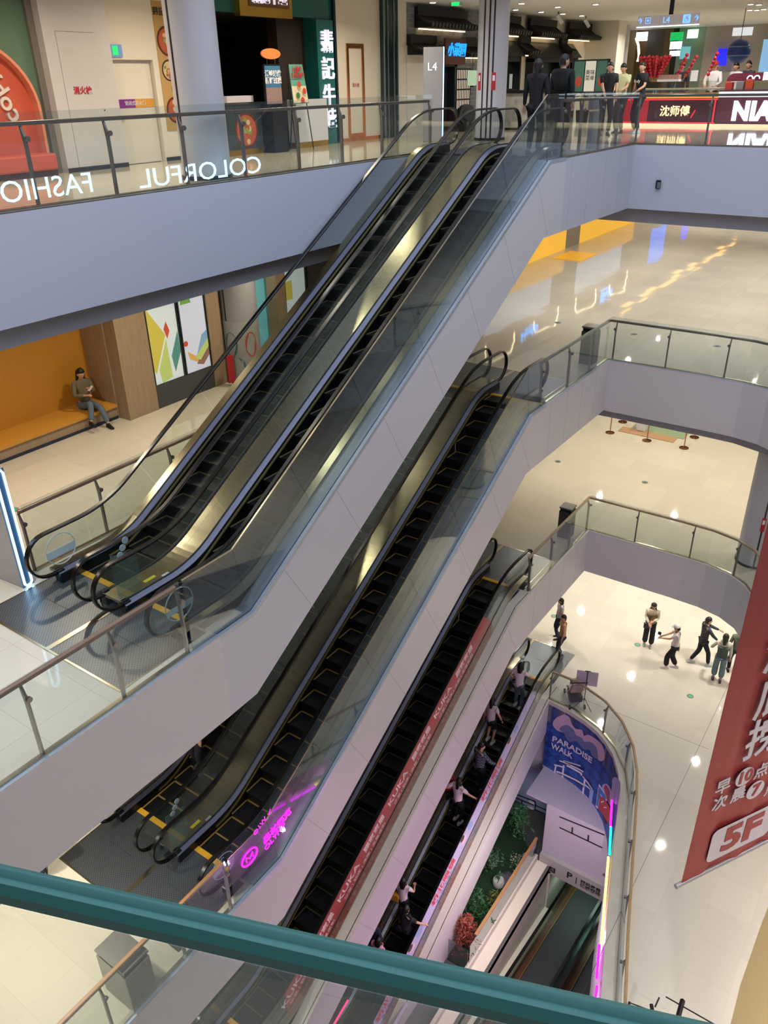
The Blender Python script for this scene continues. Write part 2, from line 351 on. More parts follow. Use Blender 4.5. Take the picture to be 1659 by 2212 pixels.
for i, (z, p) in enumerate(((L4-1.355, [(-9.76, -2.9), (-9.76, 15.4)]), (L4-1.355, [(-6.66, 15.62), (-6.66, 19.4), (3, 19.4)]), (L3-1.355, CRr), (L2-1.335, CRr))):
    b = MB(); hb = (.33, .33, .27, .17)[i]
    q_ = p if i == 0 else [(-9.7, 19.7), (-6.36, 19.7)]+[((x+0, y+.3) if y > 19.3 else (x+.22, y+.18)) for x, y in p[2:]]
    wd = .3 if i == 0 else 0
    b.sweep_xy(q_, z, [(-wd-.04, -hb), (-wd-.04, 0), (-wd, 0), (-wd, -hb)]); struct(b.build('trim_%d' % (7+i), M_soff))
for nm, x0, x1, y0, y1 in (('wall_left', -22.3, -22, -8, 70), ('wall_right', 14, 14.3, -8, 70), ('wall_back', -22, 14, -8.3, -8), ('wall_front', -22, 14, 70, 70.3)):
    b = MB(); b.box(x0, x1, y0, y1, -24.5, 4.2); struct(b.build(nm, mat('warm_white_wall', 'D5CDBE', .7)))

# ------------------------------------------------------------------ escalators
def epath(zt, off, yo=0.):
    yk1 = YT+(zt-off)/T30; yk0 = YT+(-5+zt-off)/T30; return yk0+yo, yk1+yo
Y0, Y1 = 4.2, 17.35
NOS = roundpath([(4.0, -5), (YT-8.66+.173, -5), (YT+.173, 0), (17.5, 0)], 1.3)
DEC = roundpath([(5.25, -4.8), (epath(.2, .06)[0], -4.8), (epath(.2, .06)[1], .2), (16.03, .2)], 1.7)
hy0, hy1 = epath(.83, .82)
HCU, HCL, HR = 16.5-.33, 4.86+.33, .32
HAN = roundpath([(HCL, -4.17), (hy0, -4.17), (hy1, .83), (HCU, .83)], 2.6)
def zt_(y):
    if y < HCL: return -4.5+math.sqrt(max(0, .33**2-(HCL-y)**2))
    if y > HCU: return .5+math.sqrt(max(0, .33**2-(y-HCU)**2))
    return interp(HAN, y)
def zb_(y):
    if y < HCL: return -4.5-math.sqrt(max(0, .33**2-(HCL-y)**2))
    if y > HCU: return .5-math.sqrt(max(0, .33**2-(y-HCU)**2))
    if y < 5.25: return -4.83
    if y > 16.03: return .17
    return interp(DEC, y)
HPATH = [(5.5, -4.84), (HCL, -4.83)]+[(HCL-.33*math.sin(a), -4.5-.33*math.cos(a)) for a in [PI*k/12 for k in range(1, 12)]]+HAN+\
        [(HCU+.33*math.sin(a), .5+.33*math.cos(a)) for a in [PI*k/12 for k in range(1, 12)]]+[(HCU, .17), (15.9, .16)]
def make_unit(xc, ztop, yo, label, group, lmat, brush, lo=.68, ro=.67, plate=True):
    """one escalator, drawn for the topmost flight and moved to its own floors"""
    r = thing('escalator', label, 'escalator', (0, 5.6, -5), group=group)
    for zz, (ya, yb), nm in ((-5, (5.56, 5.66), 'lower'), (0, (15.58, 15.68), 'upper')):
        b = MB(); b.box(-.42, .42, ya, yb, zz-.02, zz+.012); b.build('comb_plate', M_yel if nm == 'lower' or ztop < 0 else M_tread, r)
    for ya, yb, zz in ((4.2, 5.57, -5), (15.67, 17.35, 0)):
        b = MB(); b.box(-.70, .70, ya, yb, zz-.02, zz+.008); b.box(-.72, .72, ya-.03, ya, zz-.02, zz+.012, 1) if zz < -1 else b.box(-.72, .72, yb, yb+.03, zz-.02, zz+.012, 1)
        b.box(-.725, -.70, ya, yb, zz-.02, zz+.012, 1); b.box(.70, .725, ya, yb, zz-.02, zz+.012, 1)
        b.box(-.3, .3, (ya+yb)/2-.004, (ya+yb)/2+.004, zz, zz+.0095, 2)
        b.build('landing_plate', [M_plate, M_steel, M_seam], r)
    # steps
    proto = None; y = 5.62+.02
    while y < 15.6:
        za = interp(NOS, y); zp = interp(NOS, max(5.0, y-.4)); rise = max(.02, za-zp); y2 = min(y+.4, 15.62)
        if proto is None or abs(rise-prise) > .002 or y2-y < .39:
            b = MB(); d = y2-y; b.box(-.41, .41, 0, d, -.03, 0); b.box(-.41, .41, 0, .015, -rise-.01, -.03, 1)
            for k in range(20): xx = -.40+k*.042; b.box(xx, xx+.012, .004, d-.004, 0, .004, 1)
            e = .0055; b.box(-.41, -.38, 0, d, 0, e, 2); b.box(.38, .41, 0, d, 0, e, 2); b.box(-.41, .41, d-.03, d, 0, e, 2)
            s = b.build('step', [M_tread, mat('step_riser', '0E1012', .45, .3), lmat], r, world=False); proto = s; prise = rise
        else:
            s = proto.copy(); COL.objects.link(s); s.parent = r
        s.location = (0, y-5.6, za+5); y += .4
    for sx in (-1, 1):
        gx = .52*sx; ow = (lo if sx < 0 else ro)
        b = MB(); cs = [(gx-.035, -.012), (gx-.04, .008), (gx-.03, .022), (gx+.03, .022), (gx+.04, .008), (gx+.035, -.012)]
        b.sweep_yz(HPATH, cs); b.build('handrail', M_black, r, True)
        b = MB(); a0, a1 = gx+.008*sx, ow*sx; b.sweep_yz(DEC, [(a0, -.05), (a0, .0), (a1, .0), (a1, -.05)]); b.build('outer_deck', M_steel, r)
        b = MB(); a0, a1 = gx-.008*sx, .435*sx; b.sweep_yz(DEC, [(a0, -.05), (a0, 0), (a1, -.035), (a1, -.08)])
        b.sweep_yz(DEC, [(gx-.012, -.001), (gx-.012, .012), (gx+.012, .012), (gx+.012, -.001)], 1); b.build('inner_deck', [M_blue, M_seam], r)
        b = MB(); b.sweep_yz(DEC, [(.425*sx, -.5), (.425*sx, -.04), (.437*sx, -.04), (.437*sx, -.5)]); b.build('skirt_panel', mat('dark_skirt', '1C1E22', .3, .6), r)
        b = MB(); q = [(a, z+.05) for a, z in NOS if 5.7 < a < 15.5]; b.sweep_yz(q, [(.40*sx, 0), (.405*sx, .022), (.425*sx, .022), (.425*sx, 0)]); b.build('brush_guard', brush, r)
        b = MB(); b.box(gx-.06, gx+.06, 5.25, 5.36, -5, -4.80); b.box(gx-.05, gx+.05, 16.0, 16.1, 0, .19); b.build('handrail_inlet', M_black, r, bevel=.01)
        cuts = [4.87, 5.9, 7.3, 8.7, 10.1, 11.5, 12.9, 14.3, 15.4, 16.49]
        for k in range(len(cuts)-1):
            b = MB(); n = 8; top = []; bot = []
            for i in range(n+1):
                t = i/n; yb = cuts[k]+.005+(cuts[k+1]-cuts[k]-.01)*t
                sh = .33*max(0, min(1, (yb-6.3)/.9, (15.0-yb)/.9)); bot.append((yb, zb_(yb))); yt = yb-sh; top.append((yt, zt_(yt)-.005))
            b.xprism(bot+top[::-1], gx-.005, gx+.005); b.build('glass_panel', M_glassE, r)
    r.location = (xc, 5.6+yo, ztop-5)
    return r
UNITS = {}
for key, ztop, yo, lm, br in (('A', L4, 0, M_olv, M_olive), ('B', L3, 0, mat('yellow_step_line', '8A7034', .5), M_gold), ('C', L2, 0, M_olv, M_gold), ('D', L1, 2.753, M_olv, M_gold)):
    lb = {'A': 'topmost visible flight', 'B': 'second flight down',
          'C': 'third flight down', 'D': 'lowest visible flight'}[key]
    u = make_unit(-7.60, ztop, yo, 'black stepped escalator nearer the open void in the '+lb, None, lm, br)
    UNITS[key] = u
    c = copy_tree(u); c.location = (-9.06, u.location[1], u.location[2]); c['label'] = 'black stepped escalator farther from the void in the '+lb
for o in list(UNITS['A'].children)[:0]: pass
# white cladding along each flight with its bottom edge, its ledge and panel joints
def cladding(n, ztop, yo, ledge, gap, D=False):
    f = lambda y, z: (y+yo, z+ztop)
    b = MB()
    if not D: P = [f(15.62, 0), f(YT, 0), f(6.257, -5), f(5.62, -5), f(5.62, -6.35), f(6.14, -6.34), f(14.83, -1.35), f(15.62, -1.35)]
    else: P = [f(15.62, 0), f(YT-.0, 0), f(6.257, -5), f(9.75, -5), f(9.75, -4.15), f(14.87, -1.3), f(15.62, -.8)]
    b.xprism(P, XG-.08, XG, 0)
    if not D:
        k = 6.9
        while k < 14.6:
            y, z = k, (k-YT)*T30; dy, dz = .5, -.866; l = 1.17; w = .004
            a, c2 = (y+dy*0, z+dz*0), (y+dy*l, z+dz*l)
            b.xprism([f(a[0], a[1]), f(c2[0], c2[1]), f(c2[0]+.007, c2[1]+.004), f(a[0]+.007, a[1]+.004)], XG, XG+.0015, 1); k += 1.25
        for y in (15.9, 16.8, 17.7, 18.6): b.xprism([f(y, -.03), f(y+.006, -.03), f(y+.006, -1.34), f(y, -1.34)], XG, XG+.0015, 1)
    struct(b.build('trim_%d' % n, [M_clad if ztop < 0 else mat('blue_light_tinted_cladding', 'C5C7D0', .5), mat('panel_joint', 'A7A3A5', .7)]))  # bluish light is mixed into the topmost flight's white
    b = MB(); path = [f(5.62, -5), f(6.257, -5), f(YT, 0), f(15.62, 0)]
    b.sweep_yz(path, [(XG-.28, -.05), (XG-.28, .012), (XG-.075, .012), (XG-.075, -.05)], 0)
    b.sweep_yz(path, [(XG-.075, -.05), (XG-.075, .006), (XG-.055, .006), (XG-.055, -.05)], 2)
    b.sweep_yz(path, [(XG-.055, -.05), (XG-.055, .014), (XG+.002, .014), (XG+.002, -.05)], 1)
    struct(b.build('trim_%d' % (n+1), [ledge, M_ledgeb if gap else ledge, M_seam]))
    b = MB(); b.xprism([f(15.62, -.1), f(YT+.1, -.1), f(6.357, -5.1), f(5.62, -5.1), f(5.62, -6.3), f(6.14, -6.3), f(14.83, -1.33), f(15.62, -1.33)], -9.84, -9.76)
    if not D: b.xprism([f(6.14, -6.33), f(14.83, -1.34), f(14.83, -1.30), f(6.14, -6.29)], -9.84, XG-.08)
    struct(b.build('trim_%d' % (n+2), mat('beige_side_cladding', 'A79F90', .5)))
cladding(11, L4, 0, M_ledgeb, True); cladding(14, L3, 0, M_ledgeb, True)
cladding(17, L2, 0, M_ledge, False); cladding(20, L1, 2.753, M_ledge, False, True)
for n_, zt_2, yo_ in ((24, L4, 0), (25, L3, 0), (26, L2, 0), (27, L1, 2.753)):
    b = MB(); b.sweep_yz([(y+yo_, z+zt_2) for y, z in DEC], [(-8.392, -.04), (-8.392, -.002), (-8.268, -.002), (-8.268, -.04)]); struct(b.build('trim_%d' % n_, M_steel))
# stainless margin between the two landing plates
for z, ya, yb in ((L3, 4.17, 5.5), (L2, 4.17, 5.5), (L3, 15.7, 17.38), (L2, 15.7, 17.38), (L1, 18.4, 20.13)):
    b = MB(); b.box(-8.37, -8.29, ya, yb, z, z+.014); struct(b.build('trim_%d' % (int(-z*10+ya)), M_steel))

# ------------------------------------------------------------------ outer glass barriers of the two upper flights
def barrier(label, ztop):
    r = thing('glass_barrier', label, 'glass barrier', (XG-.06, 5.2, ztop-5))
    r['group'] = 'outer glass barriers of the upper escalators'
    bp = roundpath([(5.2, -5), (6.24, -5), (YT-.02, 0), (15.45, 0)], .05, 1); tp = [(5.2, -3.92), (6.06, -3.92), (14.70, 1.09), (15.45, 1.09)]
    cb = [5.2, 6.24, 7.75, 9.2, 10.65, 12.1, 13.55, 14.87, 15.45]; ct = [5.2, 6.06, 7.28, 8.73, 10.18, 11.63, 13.08, 14.70, 15.45]
    for k in range(8):
        b = MB(); g = .004; P = [(cb[k]+g, interp(bp, cb[k]+g)+ztop), (cb[k+1]-g, interp(bp, cb[k+1]-g)+ztop), (ct[k+1]-g, interp(tp, ct[k+1]-g)+ztop), (ct[k]+g, interp(tp, ct[k]+g)+ztop)]
        b.xprism(P, XG-.072, XG-.058); b.build('glass_panel', M_glass2, r)
    b = MB(); b.sweep_yz([(y, z+ztop) for y, z in tp], [(XG-.076, 0), (XG-.076, .01), (XG-.054, .01), (XG-.054, 0)]); b.build('edge_cap', M_steel, r)
    return r
barrier('tall outer glass barrier following the topmost escalator flight', L4)
barrier('tall outer glass barrier following the second escalator flight down', L3)

# ------------------------------------------------------------------ railings
def railing(label, path, zf, hm, posts, side=-1, pm=None, htop=1.0, gtop=1.10, group=None, hw=.03, gm=None, discs=True):
    """side: sign of the lateral direction (right of travel) on which the walkway lies"""
    pm = pm or M_steel2
    L = [0]
    for a, b_ in zip(path, path[1:]): L.append(L[-1]+math.dist(a[:2], b_[:2]))
    def at(s):
        s = max(0, min(L[-1]-1e-6, s))
        for i in range(len(L)-1):
            if s <= L[i+1]:
                t = (s-L[i])/(L[i+1]-L[i]); a, b_ = path[i], path[i+1]; dx, dy = b_[0]-a[0], b_[1]-a[1]; l = math.hypot(dx, dy)
                return (a[0]+dx*t, a[1]+dy*t, dx/l, dy/l)
    r = thing('railing', label, 'railing', (path[0][0], path[0][1], zf), group=group)
    b = MB(); o = .09*side; b.sweep_xy(path, zf, [(o-hw, htop-.05), (o-hw, htop-.005), (o-hw+.008, htop), (o+hw-.008, htop), (o+hw, htop-.005), (o+hw, htop-.05)]); b.build('handrail', hm, r, True)
    b = MB(); b.sweep_xy(path, zf, [(-.05, 0), (-.05, .05), (-.015, .05), (-.015, 0)]) if False else b.sweep_xy(path, zf, [(o*.2-.03, 0), (o*.2-.03, .035), (o*.2+.03, .035), (o*.2+.03, 0)]); b.build('bottom_rail', M_steel, r)
    if isinstance(posts, (int, float)): n = max(1, round(L[-1]/posts)); ps = [L[-1]*k/n for k in range(n+1)]
    else: ps = posts
    for k in range(len(ps)-1):
        a, c = ps[k]+.006, ps[k+1]-.006; sub = [at(a)]+[(p[0], p[1]) for p, l in zip(path, L) if a < l < c]+[at(c)]
        b = MB(); b.sweep_xy([q[:2] for q in sub], zf, [(-.006, .03), (-.006, gtop), (.006, gtop), (.006, .03)]); b.build('glass_panel', gm or M_glass, r)
    for s in ps:
        x, y, dx, dy = at(s); nx, ny = dy*side, -dx*side; b = MB()
        def P(lat, al, z): return (x+nx*lat+dx*al, y+ny*lat+dy*al, zf+z)
        prof = [(.02, 0), (.075, 0), (.075, .72), (.03+.075, htop-.05), (.085, htop-.05), (.02, .80)]
        w = .014
        b.rings([[P(l, -w, z) for l, z in prof], [P(l, w, z) for l, z in prof]])
        po = b.build('post', pm, r)
        if discs:
            b = MB(); b.disc(P(-.012, 0, .80), (nx, ny, 0), .034, .03); b.build('clamp', M_steel2, po, True)
    return r
M_wood = wood('orange_brown_wood', 'B98A5C', 'A07348', 1, 5, .4); M_woodb = wood('brown_bronze_wood', '8C6A56', '775746', 1, 5, .35)
M_woodl = wood('light_oak_wood', 'C0A078', 'A98960', 1, 5, .4)
M_bronze = mat('grey_bronze_handrail', '75685E', .35, .5)
railing('grey handrail glass railing along the shop corridor on the topmost visible floor', [(-9.88, -2.5), (-9.88, 15.3), (-9.86, 15.9)], L4, M_bronze, [0, 2.1, 3.55, 5.0, 6.4, 7.5, 8.92, 10.17, 11.5, 12.76, 14.12, 15.36, 16.65, 18.4], -1)
railing('glass railing in front of the kiosks on the topmost visible floor', [(-6.72, 15.52), (-6.72, 19.46), (3, 19.46)], L4, M_bronze, [0, .9, 1.9, 2.9, 3.96, 5.5, 7.0, 8.5, 10, 11.5, 13.6], -1)
railing('bronze railing along the corridor with the yellow bench', [(-10.12, 5.25), (-10.12, 15.5)], L3, M_woodb, [0, 1.33, 2.8, 4.3, 5.8, 7.3, 8.8, 10.25], -1)
railing('brown wooden railing at the foot of the topmost escalators', [(-6.72, -3), (-6.72, 5.15)], L3, M_woodb, [0, 1.5, 3.0, 4.6, 6.05, 7.15, 8.15], -1)
cr = [(x+.0, y+.06) for x, y in CR[::-1]]+[(-1.5, 17.5)]
railing('curved steel railing round the wide reflective floor', [(-6.72, 15.5), (-6.72, 19.46)]+cr, L3, M_bronze, [0, 1.5, 2.8, 4.06, 5.4, 6.8, 8.0, 9.4, 10.6], -1)
railing('curved oak railing above the warm floor with rope posts', [(-6.72, 15.7), (-6.72, 19.46)]+cr, L2, M_woodl, [0, 1.3, 2.5, 3.76, 5.1, 6.6, 7.8, 9.1, 10.3], -1)
railing('orange brown wooden railing at the foot of the second escalators', [(-6.72, -3), (-6.72, 5.15)], L2, M_wood, [0, 1.5, 3.0, 4.5, 5.9, 7.2, 8.15], -1)
L1R = roundpath([(-6.70, 17.74), (-5.9, 17.72), (-5.0, 17.4), (-4.35, 16.9), (-3.8, 16.2), (-3.42, 15.4), (-3.12, 14.5), (-2.85, 13.6), (-2.1, 11.1), (-1.49, 9.2), (-.35, 6)], .4, 3)
railing('curved oak railing round the round cornered opening with the blue mural', L1R, L1, M_woodl, [0, 1.9, 3.3, 4.9, 6.4, 7.9, 9.4, 10.9, 12.3, 13.2], -1)
# the near rail the photographer leans over
r = thing('railing', 'dark teal capped glass railing closest to the viewer across the bottom', 'railing', (-.3, .09, 0))
e1 = onZ(0, 1908, .95); e2 = onZ(1120, 2166, .95); d = (e2-e1); d.z = 0; d.normalize(); nn = Vector((-d.y, d.x, 0))
A0 = e1-d*4; A1 = e2+d*3
b = MB(); wv = .0088
prof = [(-wv, -.004), (-wv, .004), (-wv+.004, .008), (-.003, .008), (0, .006), (.003, .008), (wv-.004, .008), (wv, .004), (wv, -.004)]
b.rings([[tuple(P+nn*l+Vector((0, 0, z))) for l, z in prof] for P in (A0, A1)]); b.build('cap_rail', mat('dark_teal_painted_metal', '35706A', .5, .1), r, True)
b = MB(); b.rings([[tuple(P+nn*l+Vector((0, 0, z-.95))) for l, z in ((-.005, .05), (-.005, .93), (.005, .93), (.005, .05))] for P in (A0, A1)]); b.build('glass_panel', glass('near_hazy_glass', (.93, .95, .93), .9, .10, (.62, .66, .62)), r)
# ------------------------------------------------------------------ the shop corridor of the topmost visible floor
XW = -13.8
M_wallw = mat('warm_white_plaster', 'DED6C6', .6); M_panel = mat('marbled_white_panel', 'D3CFCE', .12, noise=.18, nscale=.9)
M_green = mat('sage_green_paint', '5E7C66', .55); M_orange = mat('coral_orange_fabric', 'C4563C', .6); M_coral = mat('pale_coral_edge', 'D98A6C', .5)
M_teal = mat('teal_lacquer', '17615F', .25); M_goldm = mat('polished_gold_sheet', 'C09A45', .22, .85); M_copper = mat('polished_copper', 'C68F5E', .18, 1.)
M_void = mat('black_shop_interior', '08090B', .8); M_dkwood = mat('dark_brown_wood', '2C201B', .6)
M_base = mat('black_base_strip', '23252B', .4)
def S(name, b, m): return struct(b.build(name, m))
b = MB(); b.box(XW-.3, XW-.02, -8, 9.45, 0, 3.2, 0); b.box(XW-.3, XW+.05, 9.40, 9.52, 0, 3.2, 1)
b.box(XW-.3, XW, 12.0, 12.98, 0, 3.2, 2); b.box(XW-.3, XW-.0, 10.87, 12.0, 1.80, 3.2, 2); b.box(XW-.3, XW, 17.74, 19.66, 0, 3.2, 2); b.box(XW-.4, XW, 20.3, 20.9, 0, 3.2, 2)
b.box(XW-5, XW-.3, 12.9, 13.0, 0, 3.2, 3); b.box(XW-5, XW-.3, 17.6, 17.7, 0, 3.2, 3); b.box(XW-5.1, XW-5, 12.9, 17.7, 0, 3.2, 3); b.box(XW-5, XW-.1, 13.0, 17.0, 2.72, 3.2, 3)
b.box(XW-.1, XW, 12.6, 17.74, 2.68, 3.2, 4); b.box(XW-.6, XW-.3, 16.0, 16.95, 0, 2.7, 5); b.box(XW-.5, XW-.02, 16.96, 17.74, 0, 2.7, 4)
b.box(XW+.002, XW+.03, 17.74, 19.66, 0, .08, 6); b.box(XW, XW+.015, 12.02, 12.98, 0, .07, 7)
b.box(XW-.01, XW+.07, 17.66, 17.74, 0, 3.2, 8)
S('wall_left', b, [M_green, mat('grey_shop_edge', '7A756E', .4), M_wallw, M_void, M_teal, M_dkwood, M_copper, M_base, mat('dark_teal_pole', '1E3E4A', .3, .6)])
# projecting service wall with hydrant door
b = MB(); b.box(XW-.3, XW+.22, 9.52, 10.87, 0, 3.2, 0); b.box(XW+.22, XW+.235, 9.52, 10.87, 0, .075, 1)
b.box(XW+.22, XW+.2215, 9.76, 9.765, .08, 2.2, 2); b.box(XW+.22, XW+.2215, 9.76, 10.55, 2.2, 2.205, 2); b.ell((XW+.225, 10.52, .98), (.012, .012, .012), m=2)
S('wall_left', b, [M_panel, M_base, M_seam])
txt('hydrant_sign', '消火栓', .13, (XW+.225, 10.12, 1.30), (0, 1, 0), (0, 0, 1), M_red, ext=.002, bold=.004); tag(bpy.data.objects['hydrant_sign'], 'small red hydrant characters on the glossy marbled panel', 'sign')
# arch seat
r = thing('arch_booth', 'coral orange arched booth seat with letters set in a green wall', 'booth', (XW, 8.0, 0))
arch = [(9.24-.0, 0.0)]+[(8.0+1.26*math.cos(a), 1.0+1.12*math.sin(a)) for a in [PI*k/24 for k in range(25)]]+[(6.74, 0)]
b = MB(); b.xprism(arch, XW-.015, XW+.01); b.build('back_panel', M_orange, r)
b = MB(); rs = []
for k, (y, z) in enumerate(arch):
    ky, kz = (y-8.0), (z-1.0) if z > 1 else 0; l = math.hypot(ky, kz) or 1; ny, nz = ky/l, kz/l
    rs.append([(XW-.0, y, z), (XW+.16, y, z), (XW+.16, y-ny*.05, z-nz*.05), (XW, y-ny*.05, z-nz*.05)])
b.rings(rs); b.build('arch_rim', M_coral, r)
b = MB(); b.box(XW+.0, XW+.45, 6.8, 9.18, 0.1, .36); b.build('seat', M_orange, r, bevel=.03)
b = MB(); b.box(XW+.0, XW+.40, 6.8, 9.18, 0.0, .1); b.build('plinth', mat('dark_maroon', '4A2A28', .6), r)
txt('lettering', 'copy', .42, (XW+.03, 8.62, 1.22), (0, -.42, .9), (0, -.9, -.42), mat('pale_letter', 'D9CDC4', .4), r, ext=.02, bold=.006)
# fire door
r = thing('fire_door', 'white double fire door with purple and orange band', 'door', (XW-.15, 11.4, 0)); r['kind'] = 'structure'
b = MB(); b.box(XW-.2, XW-.12, 10.9, 12.0, 0, 1.8, 0); b.build('door_frame', mat('door_white', 'DDD6C8', .5), r)
for ya, yb in ((10.93, 11.05), (11.06, 11.97)):
    b = MB(); b.box(XW-.12, XW-.09, ya, yb, .01, 1.75); d_ = b.build('door_leaf', mat('door_white', 'DDD6C8', .5), r)
    hy = 11.0 if ya < 11 else 11.12
    b = MB(); b.box(XW-.09, XW-.05, hy-.01, hy+.01, .80, .82); b.box(XW-.06, XW-.045, hy, hy+(.08 if ya > 11 else -.08), .80, .82); b.build('door_handle', M_steel, d_)
b = MB(); b.box(XW-.09, XW-.086, 10.93, 11.97, .99, 1.14, 0); b.box(XW-.088, XW-.084, 11.06, 11.5, .99, 1.14, 1); b.build('warning_band', [mat('orange_band', 'D2963C', .5), mat('purple_band', '7B2D86', .5)], r)
txt('band_lettering', '常闭式防火门', .085, (XW-.082, 11.5, 1.065), (0, 1, 0), (0, 0, 1), M_white, r, ext=.001)
r = thing('exit_sign', 'green running man exit sign above the white fire door', 'sign', (XW, 11.1, 1.9))
b = MB(); b.box(XW, XW+.03, 10.95, 11.28, 1.84, 2.04); b.build('housing', mat('exit_housing', '6F8BA6', .3, em='5B86B8', es=.5), r)
b = MB(); b.box(XW+.03, XW+.033, 11.06, 11.18, 1.87, 2.02); b.build('pictogram', emis('exit_green', '20E070', 1.4), r)
# food banner between door and column
r = thing('food_poster', 'tall tan poster of spicy dishes beside the fire door', 'poster', (XW+.01, 12.35, .55))
b = MB(); b.box(XW+.002, XW+.012, 12.14, 12.75, .55, 2.78); b.build('poster_sheet', mat('tan_paper', 'B8945A', .6), r)
def dish(r, y, z, rad, x=None, cols=('5A2A1C', 'B5562F', '8C9A4A', 'D8B98A'), nx=1, seed=0):
    x = XW+.013 if x is None else x; rnd = random.Random(seed)
    b = MB(); b.disc((x, y, z), (1, 0, 0), rad, .004, 20, 0); b.disc((x+.002, y, z), (1, 0, 0), rad*.84, .004, 20, 1)
    for k in range(16): a = rnd.random()*6.28; q = rnd.random()*.68*rad; b.disc((x+.004+.0002*k, y+q*math.cos(a), z+q*math.sin(a)), (1, 0, 0), rad*.16, .003, 7, rnd.choice((1, 2, 3, 3)))
    return b.build('dish_picture', [mat('dish'+c, c, .5) for c in cols], r)
dish(r, 12.42, 2.12, .26, seed=1); dish(r, 12.38, 1.62, .19, cols=('3A2A24', 'C9B48A', '7C8A44', 'A65A38'), seed=2); dish(r, 12.6, 1.3, .22, seed=3); dish(r, 12.42, .92, .24, seed=4); dish(r, 12.55, .66, .12, seed=5)
txt('lettering', '翡記牛蛙', .15, (XW+.014, 12.44, 2.6), (0, 1, 0), (0, 0, 1), mat('dark_print', '2A211C', .6), r, ext=.001, bold=.003)
# restaurant sign boards
r = thing('gold_sign', 'gold framed restaurant name board above the dark opening', 'sign', (XW, 15.2, 2.9))
b = MB(); b.box(XW+.0, XW+.16, 14.38, 16.05, 2.62, 3.2); b.build('frame', M_goldm, r)
b = MB(); b.box(XW+.16, XW+.17, 14.65, 15.95, 2.80, 3.2); b.build('panel', mat('brown_panel', '6B4A24', .4), r)
M_ltr = mat('lit_white_letter', 'E8E4F0', .4, em='E4E0F4', es=.75)
txt('lettering', '翡記牛蛙', .28, (XW+.18, 15.3, 2.98), (0, 1, 0), (0, 0, 1), M_ltr, r, ext=.02, bold=.012)
r = thing('vertical_sign', 'teal upright board with stacked white restaurant characters', 'sign', (XW, 17.3, 0))
b = MB(); b.box(XW-.01, XW+.08, 16.97, 17.60, 0, 2.66); b.build('board', M_teal, r)
for ch, z in zip('翡記牛蛙', (2.18, 1.62, 1.05, .55)): txt('character', ch, .50, (XW+.10, 17.32, z), (0, 1, 0), (0, 0, 1), M_ltr, r, ext=.02, bold=.008)
# copper trimmed hydrant panel, green pillar
r = thing('hydrant_cover', 'tall narrow copper framed hydrant panel on white wall', 'panel', (XW, 18.55, 0))
b = MB()
for y0, y1, z0, z1 in ((18.18, 18.26, .08, 2.2), (18.82, 18.90, .08, 2.2), (18.26, 18.82, .08, .18), (18.26, 18.82, 2.1, 2.2)): b.box(XW, XW+.03, y0, y1, z0, z1)
b.build('frame', M_copper, r); txt('lettering', '消火栓', .1, (XW+.006, 18.55, 1.28), (0, 1, 0), (0, 0, 1), M_red, r, ext=.002)
b = MB(); b.box(XW-.3, XW+.12, 19.66, 20.3, 0, 3.2, 0); b.box(XW+.12, XW+.13, 19.7, 20.25, 0, 3.2, 1)
for y in (19.66, 19.82, 20.1, 20.28): b.box(XW+.12, XW+.15, y-.015, y+.015, 0, 3.2, 2)
S('wall_left', b, [mat('dark_slate_panel', '2D4248', .3, .4), mat('dark_slate_glass', '223238', .12, .3), mat('slate_edge', '7F9A9A', .3, .7)])
def column(name, x, y, z0, z1, rad, label, angs=(200, 330), red=(), mcol=None):
    r = thing(name, label, 'column', (x, y, z0)); r['kind'] = 'structure'
    b = MB(); b.cyl(x, y, z0+.06, z1, rad, 40); b.build('shaft', mcol or mat('pale_grey_column', 'BDBCC4', .45), r, True)
    b = MB(); b.cyl(x, y, z0, z0+.06, rad+.02, 40); b.build('base_ring', mat('dark_ring', '2B2E33', .35, .6), r, True)
    b = MB()
    for a in angs:
        a = math.radians(a); c, s = math.cos(a), math.sin(a); px, py = x+c*rad, y+s*rad
        b.rings([[(px-s*.02-c*.01, py+c*.02-s*.01, z), (px-s*.02+c*.004, py+c*.02+s*.004, z), (px+s*.02+c*.004, py-c*.02+s*.004, z), (px+s*.02-c*.01, py-c*.02-s*.01, z)] for z in (z0+.06, z1)])
    b.build('joint_strip', mat('black_joint', '1A1B22', .4), r)
    for a in red:
        a = math.radians(a); c, s = math.cos(a), math.sin(a); px, py = x+c*(rad+.006), y+s*(rad+.006); b = MB()
        for (w_, za, zb, mi, e) in ((.05, 1.12, 1.5, 0, 0), (.03, 1.32, 1.44, 1, .003)):
            b.rings([[(px-s*w_-c*.02, py+c*w_-s*.02, z0+z), (px-s*w_+c*e, py+c*w_+s*e, z0+z), (px+s*w_+c*e, py-c*w_+s*e, z0+z), (px+s*w_-c*.02, py-c*w_-s*.02, z0+z)] for z in (za, zb)], mi)
        b.build('red_notice', [M_red, M_white], r)
    return r
column('column', -10.62, 19.9, 0, 3.2, .37, 'grey round column standing behind the topmost escalator newels', (262, 283, 300), (245, 305))
column('column', -10.52, 9.98, 0, 3.2, .39, 'grey round column behind the corridor railing beside the food poster', (262,), (205,))
column('column', -2.46, 20.25, -10, -6.35, .42, 'round column behind the curved oak railing', (285, 320), (285,))
column('column', -14.2, 37.2, 0, 3.2, .62, 'pale round column behind the three chatting men', (318,))
column('column', -11.4, 42, 0, 3.6, .45, 'distant round column left of the blue screen', (285,)); column('column', -9.6, 43.5, 0, 3.6, .4, 'distant round column right of the striped blue ball', (285,)); column('column', -8.2, 45, 0, 3.6, .4, 'farthest round column at the right edge', (285,))
